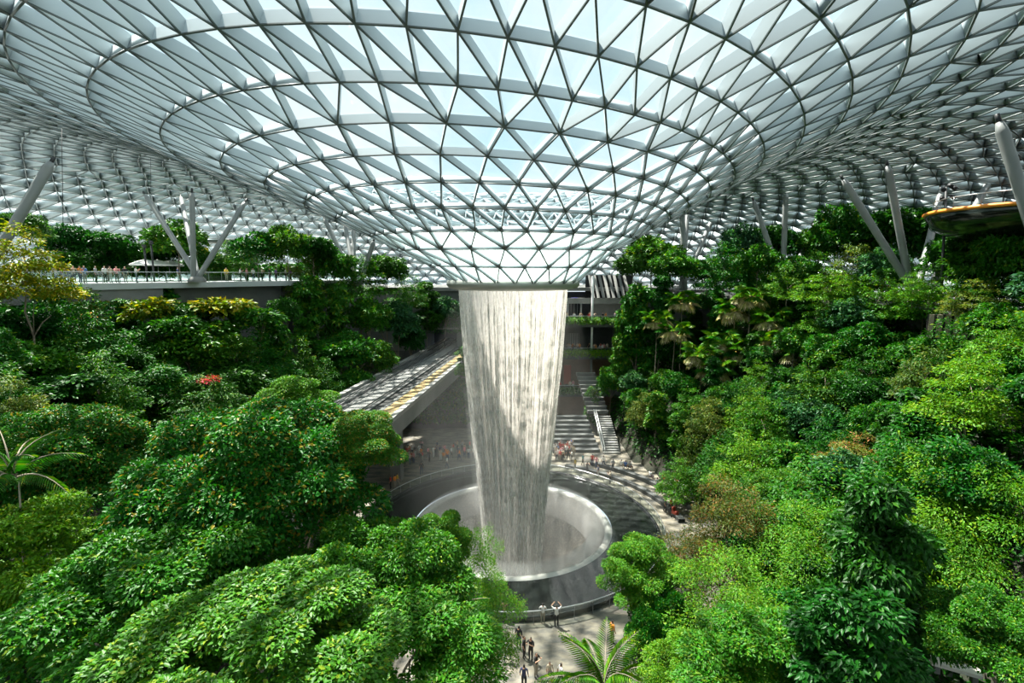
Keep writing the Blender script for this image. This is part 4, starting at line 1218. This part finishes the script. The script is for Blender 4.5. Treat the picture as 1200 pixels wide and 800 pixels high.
# --- random filling of the slopes
placed = [(o.location.x, o.location.y, 3.0) for o, *_ in TREES]
def scatter(nmax, xr, yr, side, keys, hmin, hmax, mind, region, tries=6000, zmin=.3):
    c = 0
    for _ in range(tries):
        if c >= nmax: break
        x, y = random.uniform(*xr), random.uniform(*yr); z = terr1(x, y)
        if z < zmin: continue
        if any((x - a) ** 2 + (y - b) ** 2 < mind * mind for a, b, _ in placed): continue
        px, py, dep = proj((x, y, z))
        if dep < 26 or px < -60 or px > 1260: continue
        key = random.choice(keys); me, W, H, d_, cat = KIND[key]
        h = random.uniform(hmin, hmax) * (.35 if cat == 'shrub' else 1)
        tx, ty, _ = proj((x, y, z + h))
        cw = W * random.uniform(.75, 1.1) * (h / hmax) ** .3
        half = cw / 2 * FPX / dep
        # keep the plaza, stairs, viaduct and shop balconies open
        hid = False
        for bx0, by0, bx1, by1 in ((384, 400, 560, 700), (480, 540, 778, 800), (640, 300, 728, 560), (500, 330, 700, 560)):
            if tx + half * .7 > bx0 and tx - half * .7 < bx1 and py > by0 and ty < by1: hid = True
        if hid: continue
        band = 'low on' if z < 6 else 'halfway up' if z < 13 else 'high on'
        tree(key, x, y, z - .15, z + h, cw, min(H * cw / W, h * .85) if cat != 'shrub' else h, region=f'{band} the slope {region}')
        placed.append((x, y, mind)); c += 1
RK = ['broad', 'tier', 'tier', 'fine', 'broad_dark', 'blue', 'tier_lime', 'tier_olive', 'column', 'column_dark', 'broad', 'broad_dark']
scatter(120, (14, 44), (-24, 40), 1, RK, 5.0, 8.5, 2.7, 'under the struts')
scatter(70, (14, 44), (-24, 40), 1, ['shrub', 'shrub', 'shrub_dark', 'shrub_yellow'], 4.0, 7.0, 1.6, 'under the struts')
scatter(40, (-44, -18), (-24, 40), -1, RK, 4.5, 7.5, 2.7, 'under the railing')
scatter(30, (-44, -18), (-24, 40), -1, ['shrub', 'shrub', 'shrub_dark'], 4.0, 7.0, 1.7, 'under the railing')

# --- loose undergrowth over all slopes
g = np.random.default_rng(77)
n = 230000
x = g.uniform(-50, 50, n); y = g.uniform(-36, 44, n); z = terr(x, y)
sx_, sy_, dp = proj_np(np.stack([x, y, z], 1))
k = (z > .25) & (sx_ > -80) & (sx_ < 1280) & (dp > 12) & (sy_ < 1000)
x, y, z = x[k], y[k], z[k]; n = len(x)
lump = np.sin(x * .9) * np.sin(y * 1.1) + np.sin(x * 2.3 + 1) * np.sin(y * 1.9)
P = np.stack([x, y, z + .1 + g.random(n) * (1.0 + .5 * np.clip(lump, -1, 1.5))], 1)
A = unit(g.normal(0, 1, (n, 3)) * np.array([1, 1, .5])); N = unit(np.array([0, 0, 1.0]) + g.normal(0, .45, (n, 3)))
cc = pal_colors(n, 'dark', g); u = (g.random(n) < .45 + .2 * lump); cc[u] = pal_colors(int(u.sum()), 'green', g)
o = link('undergrowth', leaf_mesh('undergrowth', P, A, N, .28 + .25 * g.random(n), .2, cc, LEAFG))
tag(o, 'low leafy undergrowth covering the terraced slopes', 'undergrowth', kind='stuff')

# --- trailing hedges along the balcony planters
def hedge(x0, x1, y, z, w, pal, seed, label, nn=2600, hang=.9, ll=.3):
    g = np.random.default_rng(seed)
    t = g.random(nn); xx = x0 + (x1 - x0) * t
    zz = z - hang * g.random(nn) ** 1.5 + .55 * g.random(nn); yy = y + g.normal(0, w, nn)
    P = np.stack([xx, yy, zz], 1)
    A = unit(g.normal(0, .6, (nn, 3)) + np.array([0, -.6, -.3])); N = unit(np.array([0, -.5, 1.0]) + g.normal(0, .4, (nn, 3)))
    o = link('hedge', leaf_mesh('hedge', P, A, N, ll, ll * .5, pal_colors(nn, pal, g)))
    tag(o, label, 'hedge')
hedge(2.7, 20, 39.3, 17.0, .3, 'lime', 71, 'trailing lime hedge along the topmost shop balcony')
hedge(2.7, 20, 39.3, 11.4, .3, 'lime', 72, 'trailing lime hedge along the middle shop balcony')
hedge(2.7, 13, 39.3, 4.8, .3, 'green', 73, 'trailing green hedge along the lowest shop balcony')
hedge(-25, 2.8, 31.9, 8.0, .3, 'green', 75, 'green planting covering the wall behind the shaded crowd', 15000, 7.0, ll=.5)
hedge(-15.5, -3, 43.4, 18.6, .3, 'green', 74, 'trailing green planting above the tunnel mouth', 4200, 4.5)
for px, py, dep, h, key, lb in ((694, 452, 82, 9.5, 'column', 'tall leafy creeper tree between the shop balconies and the stair'), (727, 392, 80, 8, 'column', 'leafy creeper tree in front of the topmost shop balcony'),
                                (545, 405, 66, 5, 'column', 'small leafy tree hanging at the viaduct end beside the water'), (716, 425, 80, 7, 'fine', 'feathery tree beside the middle shop balcony'),
                                (818, 492, 56, 7, 'tier_olive', 'olive tree with a pale trunk beside the slab seats'), (795, 540, 54, 4, 'tier_lime', 'low lime tree by the curved bench')):
    p = at(px, py, dep)
    b_ = max(terr1(p.x, p.y), 0); top = p.z
    me, W, H, d_, cat = KIND[key]
    tree(key, p.x, p.y, b_ if key != 'column' or py > 430 else min(p.z - h, b_ + 30), top, 3.4 if key == 'column' else 5.0, min(h, top - b_), label=lb)

ORD = ['nearest', 'second', 'third', 'fourth', 'fifth', 'sixth', 'seventh', 'eighth', 'ninth', 'tenth', 'eleventh', 'twelfth', 'thirteenth', 'fourteenth', 'fifteenth', 'sixteenth', 'seventeenth', 'eighteenth', 'nineteenth', 'twentieth']
from collections import defaultdict
grp = defaultdict(list)
for t in TREES: grp[(t[1], t[2])].append(t)
for (desc, region), lst in grp.items():
    lst.sort(key=lambda t: abs(t[3] - 601))
    for i, t in enumerate(lst):
        if len(lst) == 1: t[0]['label'] = f'{desc} {region}'
        elif i == 0: t[0]['label'] = f'{desc} {region}, nearest the waterfall'
        else: t[0]['label'] = f'{desc} {region}, {ORD[min(i, 19)]} from waterfall'
        t[0]['group'] = f'trees {region}' if 'shrub' not in desc else f'shrubs {region}'
# ------------------------------------------------------------------ people
def skin_color_mat(name, src):
    m = bpy.data.materials.new(name); m.use_nodes = True
    nt = m.node_tree; b = nt.nodes['Principled BSDF']; b.inputs['Roughness'].default_value = .75
    oi = nt.nodes.new('ShaderNodeObjectInfo')
    if src == 'color':
        nt.links.new(oi.outputs['Color'], b.inputs['Base Color'])
    else:
        r = nt.nodes.new('ShaderNodeValToRGB'); r.color_ramp.interpolation = 'CONSTANT'
        el = r.color_ramp.elements
        el[0].position = 0; el[0].color = (.015, .017, .02, 1)
        el[1].position = .4; el[1].color = (.03, .05, .11, 1)
        e = el.new(.65); e.color = (.02, .02, .02, 1)
        e = el.new(.8); e.color = (.32, .28, .22, 1)
        e = el.new(.92); e.color = (.55, .55, .53, 1)
        nt.links.new(oi.outputs['Random'], r.inputs['Fac']); nt.links.new(r.outputs['Color'], b.inputs['Base Color'])
    MAT[name] = m
    return m
mat('skin', (.52, .30, .20), .6); mat('hair', (.012, .010, .009), .5); mat('shoe', (.05, .05, .055), .6)
skin_color_mat('shirt', 'color'); skin_color_mat('trousers', 'random')
PM = [MAT['skin'], MAT['hair'], MAT['shirt'], MAT['trousers'], MAT['shoe']]
def person_mesh(name, pose):
    """one continuous skinned figure, 1.7 m tall, facing -y"""
    sit = pose == 'sit'
    hz = .50 if sit else .92
    V = [(0, 0, hz), (0, 0, hz + .22), (0, .0, hz + .46), (0, -.005, hz + .56), (0, -.015, hz + .63), (0, -.02, hz + .74)]   # pelvis..head top
    Rr = [(.15, .115), (.13, .10), (.155, .10), (.055, .055), (.082, .095), (.07, .085)]
    Eg = [(0, 1), (1, 2), (2, 3), (3, 4), (4, 5)]
    bone = {0: 'hip', 1: 'torso', 2: 'torso', 3: 'neck', 4: 'head', 5: 'head'}
    def add(p, r, parent, tagname):
        V.append(p); Rr.append((r, r)); Eg.append((parent, len(V) - 1)); bone[len(V) - 1] = tagname
        return len(V) - 1
    for s in (-1, 1):
        sh = add((s * .19, 0, hz + .46), .058, 2, 'torso')
        if pose == 'arms_up':
            el = add((s * .36, -.10, hz + .60), .045, sh, 'sleeve'); wr = add((s * .17, -.22, hz + .78), .034, el, 'arm'); add((s * .10, -.25, hz + .82), .036, wr, 'arm')
        elif pose == 'photo':
            el = add((s * .27, -.12, hz + .26), .045, sh, 'sleeve'); wr = add((s * .12, -.34, hz + .46), .033, el, 'arm'); add((s * .05, -.37, hz + .50), .035, wr, 'arm')
        elif pose == 'lean':
            el = add((s * .27, -.12, hz + .20), .045, sh, 'sleeve'); wr = add((s * .16, -.36, hz + .14), .033, el, 'arm'); add((s * .12, -.43, hz + .13), .035, wr, 'arm')
        else:
            sw = .10 * s if pose == 'walk' else -.02
            el = add((s * .245, .03 + sw, hz + .19), .045, sh, 'sleeve'); wr = add((s * .25, -.06 + sw * 1.8, hz - .04), .032, el, 'arm'); add((s * .245, -.085 + sw * 2, hz - .13), .036, wr, 'arm')
        hp = add((s * .09, 0, hz - .06), .098, 0, 'leg')
        if sit:
            kn = add((s * .12, -.44, hz - .03), .07, hp, 'leg'); an = add((s * .12, -.46, .09), .045, kn, 'leg'); add((s * .13, -.62, .045), .04, an, 'foot')
        else:
            st = s * .16 if pose == 'walk' else 0
            kn = add((s * .10, -.03 + st, .50), .068, hp, 'leg'); an = add((s * .105, .02 + st * 1.5, .09), .046, kn, 'leg'); add((s * .115, -.13 + st * 1.5, .042), .042, an, 'foot')
    me = bpy.data.meshes.new(name); me.from_pydata(V, Eg, [])
    ob = bpy.data.objects.new(name, me); col.objects.link(ob)
    md = ob.modifiers.new('Skin', 'SKIN'); md.use_smooth_shade = True
    for i, sv in enumerate(me.skin_vertices[0].data):
        sv.radius = Rr[i]; sv.use_root = (i == 0)
    ob.modifiers.new('Subsurf', 'SUBSURF').levels = 1
    dg = bpy.context.evaluated_depsgraph_get()
    em = bpy.data.meshes.new_from_object(ob.evaluated_get(dg))
    bpy.data.objects.remove(ob)
    em.name = name
    segs = [(Vector(V[a]), Vector(V[b]), bone[b]) for a, b in Eg]
    for mm in PM: em.materials.append(mm)
    hc = Vector(V[4]) + Vector((0, 0, .04))
    for pl in em.polygons:
        c = pl.center; best, tg = 1e9, 'torso'
        for a, b, t in segs:
            ab = b - a; u = max(0, min(1, (c - a).dot(ab) / max(ab.length_squared, 1e-9))); d = (c - a - ab * u).length
            if d < best: best, tg = d, t
        if tg in ('head', 'neck'):
            q = c - hc
            mi = 1 if (q.z > .045 or q.y > .012) and c.z > hz + .58 else 0
        elif tg in ('torso', 'sleeve'): mi = 2
        elif tg == 'arm': mi = 0
        elif tg == 'hip': mi = 2 if c.z > hz + .05 else 3
        elif tg == 'leg': mi = 3
        else: mi = 4
        pl.material_index = mi
    em.polygons.foreach_set('use_smooth', [True] * len(em.polygons))
    return em
POSE = {k: person_mesh('person_' + k, k) for k in ('stand', 'walk', 'photo', 'lean', 'arms_up', 'sit')}
SH = {'white': (.78, .77, .74), 'black': (.015, .015, .017), 'red': (.55, .05, .04), 'orange': (.75, .26, .04), 'yellow': (.75, .52, .06), 'grey': (.28, .29, .30), 'blue': (.10, .20, .45),
      'navy': (.03, .04, .10), 'pink': (.72, .30, .33), 'teal': (.08, .28, .28), 'beige': (.55, .46, .34), 'purple': (.22, .12, .34)}
DO = {'stand': 'standing', 'walk': 'walking', 'photo': 'with phone', 'lean': 'leaning forward', 'arms_up': 'raising both arms', 'sit': 'sitting'}
PEOPLE = []
def person(x, y, z, pose, shirt, face=None, where='', label=None, s=1.0):
    o = link('person', POSE[pose], loc=(x, y, z), rot=(0, 0, face if face is not None else random.random() * 6.28), scale=(s, s, s))
    o.color = (*SH[shirt], 1)
    o['category'] = 'person'
    if label: o['label'] = label
    else: PEOPLE.append((o, pose, shirt, where, proj((x, y, z))[0]))
    return o
def pfloor(px, py, *a, z=0.0, **k):
    p = at_z(px, py, z); return person(p.x, p.y, z, *a, **k)
# near side of the pool
pfloor(636, 730, 'lean', 'white', face=math.pi, label='person in white top leaning on the pool railing', s=.92)
pfloor(652, 734, 'arms_up', 'white', face=math.pi, label='person in white sleeves raising both arms at the pool railing')
pfloor(591, 727, 'lean', 'pink', face=math.pi, label='person in pink half hidden by leaves at the pool railing', s=.95)
pfloor(608, 760, 'stand', 'black', face=2.6, label='person in black standing at the head of the dark-clothed group')
pfloor(614, 771, 'stand', 'black', face=1.2, label='person in black in the middle of the dark-clothed group', s=.95)
pfloor(622, 774, 'photo', 'black', face=-.5, label='person in black holding a phone in the dark-clothed group')
pfloor(595, 775, 'walk', 'white', face=2.4, label='person in white top walking beside the overhanging leaves', s=.9)
pfloor(628, 793, 'photo', 'black', face=.9, label='person in dark top with both hands forward below the group')
pfloor(614, 808, 'stand', 'navy', face=2.9, label='person in navy jacket at the bottom frame edge')
pfloor(644, 793, 'sit', 'beige', face=.3, label='person in beige crouching on the plaza', s=.85)
pfloor(657, 806, 'walk', 'white', face=1.8, label='person in white by the feather palm at the frame edge')
pfloor(717, 753, 'stand', 'orange', face=2.0, label='person in orange top alone on the sunlit paving')
# right side of the plaza
pfloor(779, 600, 'walk', 'grey', face=.6, label='person in grey beside the pushchair on the curved path')
pfloor(786, 601, 'walk', 'red', face=.6, label='person in red pushing the pushchair on the curved path')
p = at_z(791, 606, 0)
pc = empty('pushchair', p, .6); tag(pc, 'red pushchair on the curved path beside the pool', 'pushchair')
MB().box((0, 0, .55), (.45, .6, .3)).box((0, .22, .85), (.45, .12, .45)).build('seat', MAT['red_panel'], pc)
MB().bar((-.22, .3, .9), (-.22, .65, 1.05), .04, .04).bar((.22, .3, .9), (.22, .65, 1.05), .04, .04).bar((-.22, .65, 1.05), (.22, .65, 1.05), .04, .04).build('handle', MAT['dark_metal'], pc)
for wx in (-.25, .25):
    for wy in (-.25, .25):
        MB().tube([(wx - .03, wy, .12), (wx + .03, wy, .12)], .12, 10).build('wheel', MAT['dark_metal'], pc)
R1 = 'by the railing behind the pool'
for px, py, ps, sh in ((674, 552, 'stand', 'yellow'), (688, 556, 'photo', 'black'), (701, 560, 'stand', 'navy'), (699, 549, 'walk', 'pink'), (694, 546, 'stand', 'red'), (715, 567, 'photo', 'beige'),
                       (707, 548, 'walk', 'white'), (718, 552, 'stand', 'grey'), (683, 546, 'walk', 'teal')):
    pfloor(px, py, ps, sh, where=R1)
for px, py, ps, sh in ((728, 549, 'sit', 'white'), (733, 550, 'sit', 'blue'), (738, 551, 'sit', 'grey'), (762, 562, 'sit', 'white'), (770, 571, 'sit', 'grey'), (773, 574, 'sit', 'beige'), (778, 566, 'sit', 'red'), (790, 569, 'sit', 'pink'),
                       (793, 572, 'sit', 'red'), (806, 584, 'stand', 'pink')):
    p = at_z(px, py, 0); person(p.x, p.y, .0, ps, sh, face=math.atan2(-p.x, p.y) + math.pi * 0 - math.pi, where='on the curved stone benches')
cl = list(SH)
for k in range(34):
    px = random.uniform(648, 674); py = random.uniform(526, 541); pfloor(px, py, random.choice(('stand', 'walk', 'photo', 'stand')), random.choice(('white', 'white', 'red', 'black', 'beige', 'pink', 'grey', 'blue')), where='in the crowd right of the water', s=random.uniform(.9, 1.05))
for k in range(48):
    px = random.uniform(468, 562); py = random.uniform(528, 543) + (px < 490) * 4; pfloor(px, py, random.choice(('stand', 'walk', 'photo', 'stand')), random.choice(('white', 'white', 'red', 'black', 'beige', 'pink', 'grey', 'navy', 'orange')), where='in the crowd by the viaduct pier', s=random.uniform(.9, 1.05))
for px, py, ps, sh in ((458, 573, 'stand', 'red'), (463, 572, 'stand', 'orange'), (466, 570, 'walk', 'yellow'), (494, 556, 'walk', 'black'), (524, 549, 'walk', 'white')):
    pfloor(px, py, ps, sh, where='on the shaded paving by the pier')
# left terrace railing
for px, ps, sh in ((14, 'lean', 'beige'), (26, 'photo', 'orange'), (36, 'lean', 'white'), (42, 'photo', 'white'), (53, 'stand', 'teal'), (66, 'stand', 'beige'), (78, 'photo', 'red'), (82, 'stand', 'black'), (90, 'photo', 'beige'), (95, 'photo', 'orange'),
                   (104, 'stand', 'blue'), (118, 'stand', 'grey'), (124, 'stand', 'white'), (133, 'stand', 'beige'), (142, 'photo', 'pink'), (240, 'stand', 'red'), (270, 'stand', 'yellow'), (285, 'photo', 'white'), (293, 'stand', 'pink'), (300, 'stand', 'white'),
                   (310, 'photo', 'beige'), (318, 'stand', 'black'), (326, 'stand', 'purple'), (336, 'stand', 'white'), (344, 'stand', 'purple'), (212, 'stand', 'navy'), (152, 'stand', 'black'), (163, 'photo', 'white')):
    # walk the railing line to the point seen at this pixel column
    best = min(along(inset(LEFT_EDGE, .75), .1), key=lambda q: abs(proj((q.x, q.y, DECK_L))[0] - px) if q.y > -25 else 1e9)
    off = random.uniform(0, .5)
    person(best.x - off, best.y + off * .3, DECK_L, ps, sh, face=random.uniform(1.0, 2.0), where='behind the glass terrace railing')
# shop balconies
for z, px0, px1, n_, nm in ((LEV[0], 660, 732, 16, 'on the topmost shop balcony'), (LEV[1], 655, 722, 24, 'on the middle shop balcony'), (LEV[2], 655, 690, 7, 'on the lowest shop balcony')):
    for k in range(n_):
        yy = 41 + random.uniform(-.2, 2.4); dep = (yy - CAM.y) * CP - (z - CAM.z) * SP
        xx = (random.uniform(px0, px1) - 600) * dep / FPX
        person(xx, yy, z, random.choice(('stand', 'photo', 'walk')), random.choice(('white', 'red', 'black', 'beige', 'pink', 'orange', 'grey')), face=random.uniform(-.8, .8), where=nm)
# right terrace
for px, ps, sh in ((1038, 'stand', 'white'), (1050, 'photo', 'beige'), (1062, 'stand', 'grey'), (1075, 'stand', 'white'), (1088, 'photo', 'grey'), (1120, 'stand', 'white'), (1132, 'stand', 'orange')):
    best = min(along(inset(RIGHT_EDGE, .7), .1), key=lambda q: abs(proj((q.x, q.y, DECK_R))[0] - px) if q.y > -25 else 1e9)
    person(best.x, best.y, DECK_R, ps, sh, face=-2.0, where='on the terrace edge above the slat wall')
grp = defaultdict(list)
for t in PEOPLE: grp[(t[1], t[2], t[3])].append(t)
for (ps, sh, wh), lst in grp.items():
    lst.sort(key=lambda t: abs(t[4] - 601))
    for i, t in enumerate(lst):
        o = t[0]; o['group'] = 'people ' + wh
        b = f'person in {sh} {DO[ps]} {wh}'
        o['label'] = b if len(lst) == 1 else (b + ', nearest the waterfall' if i == 0 else f'{b}, {ORD[min(i, 19)]} from waterfall')
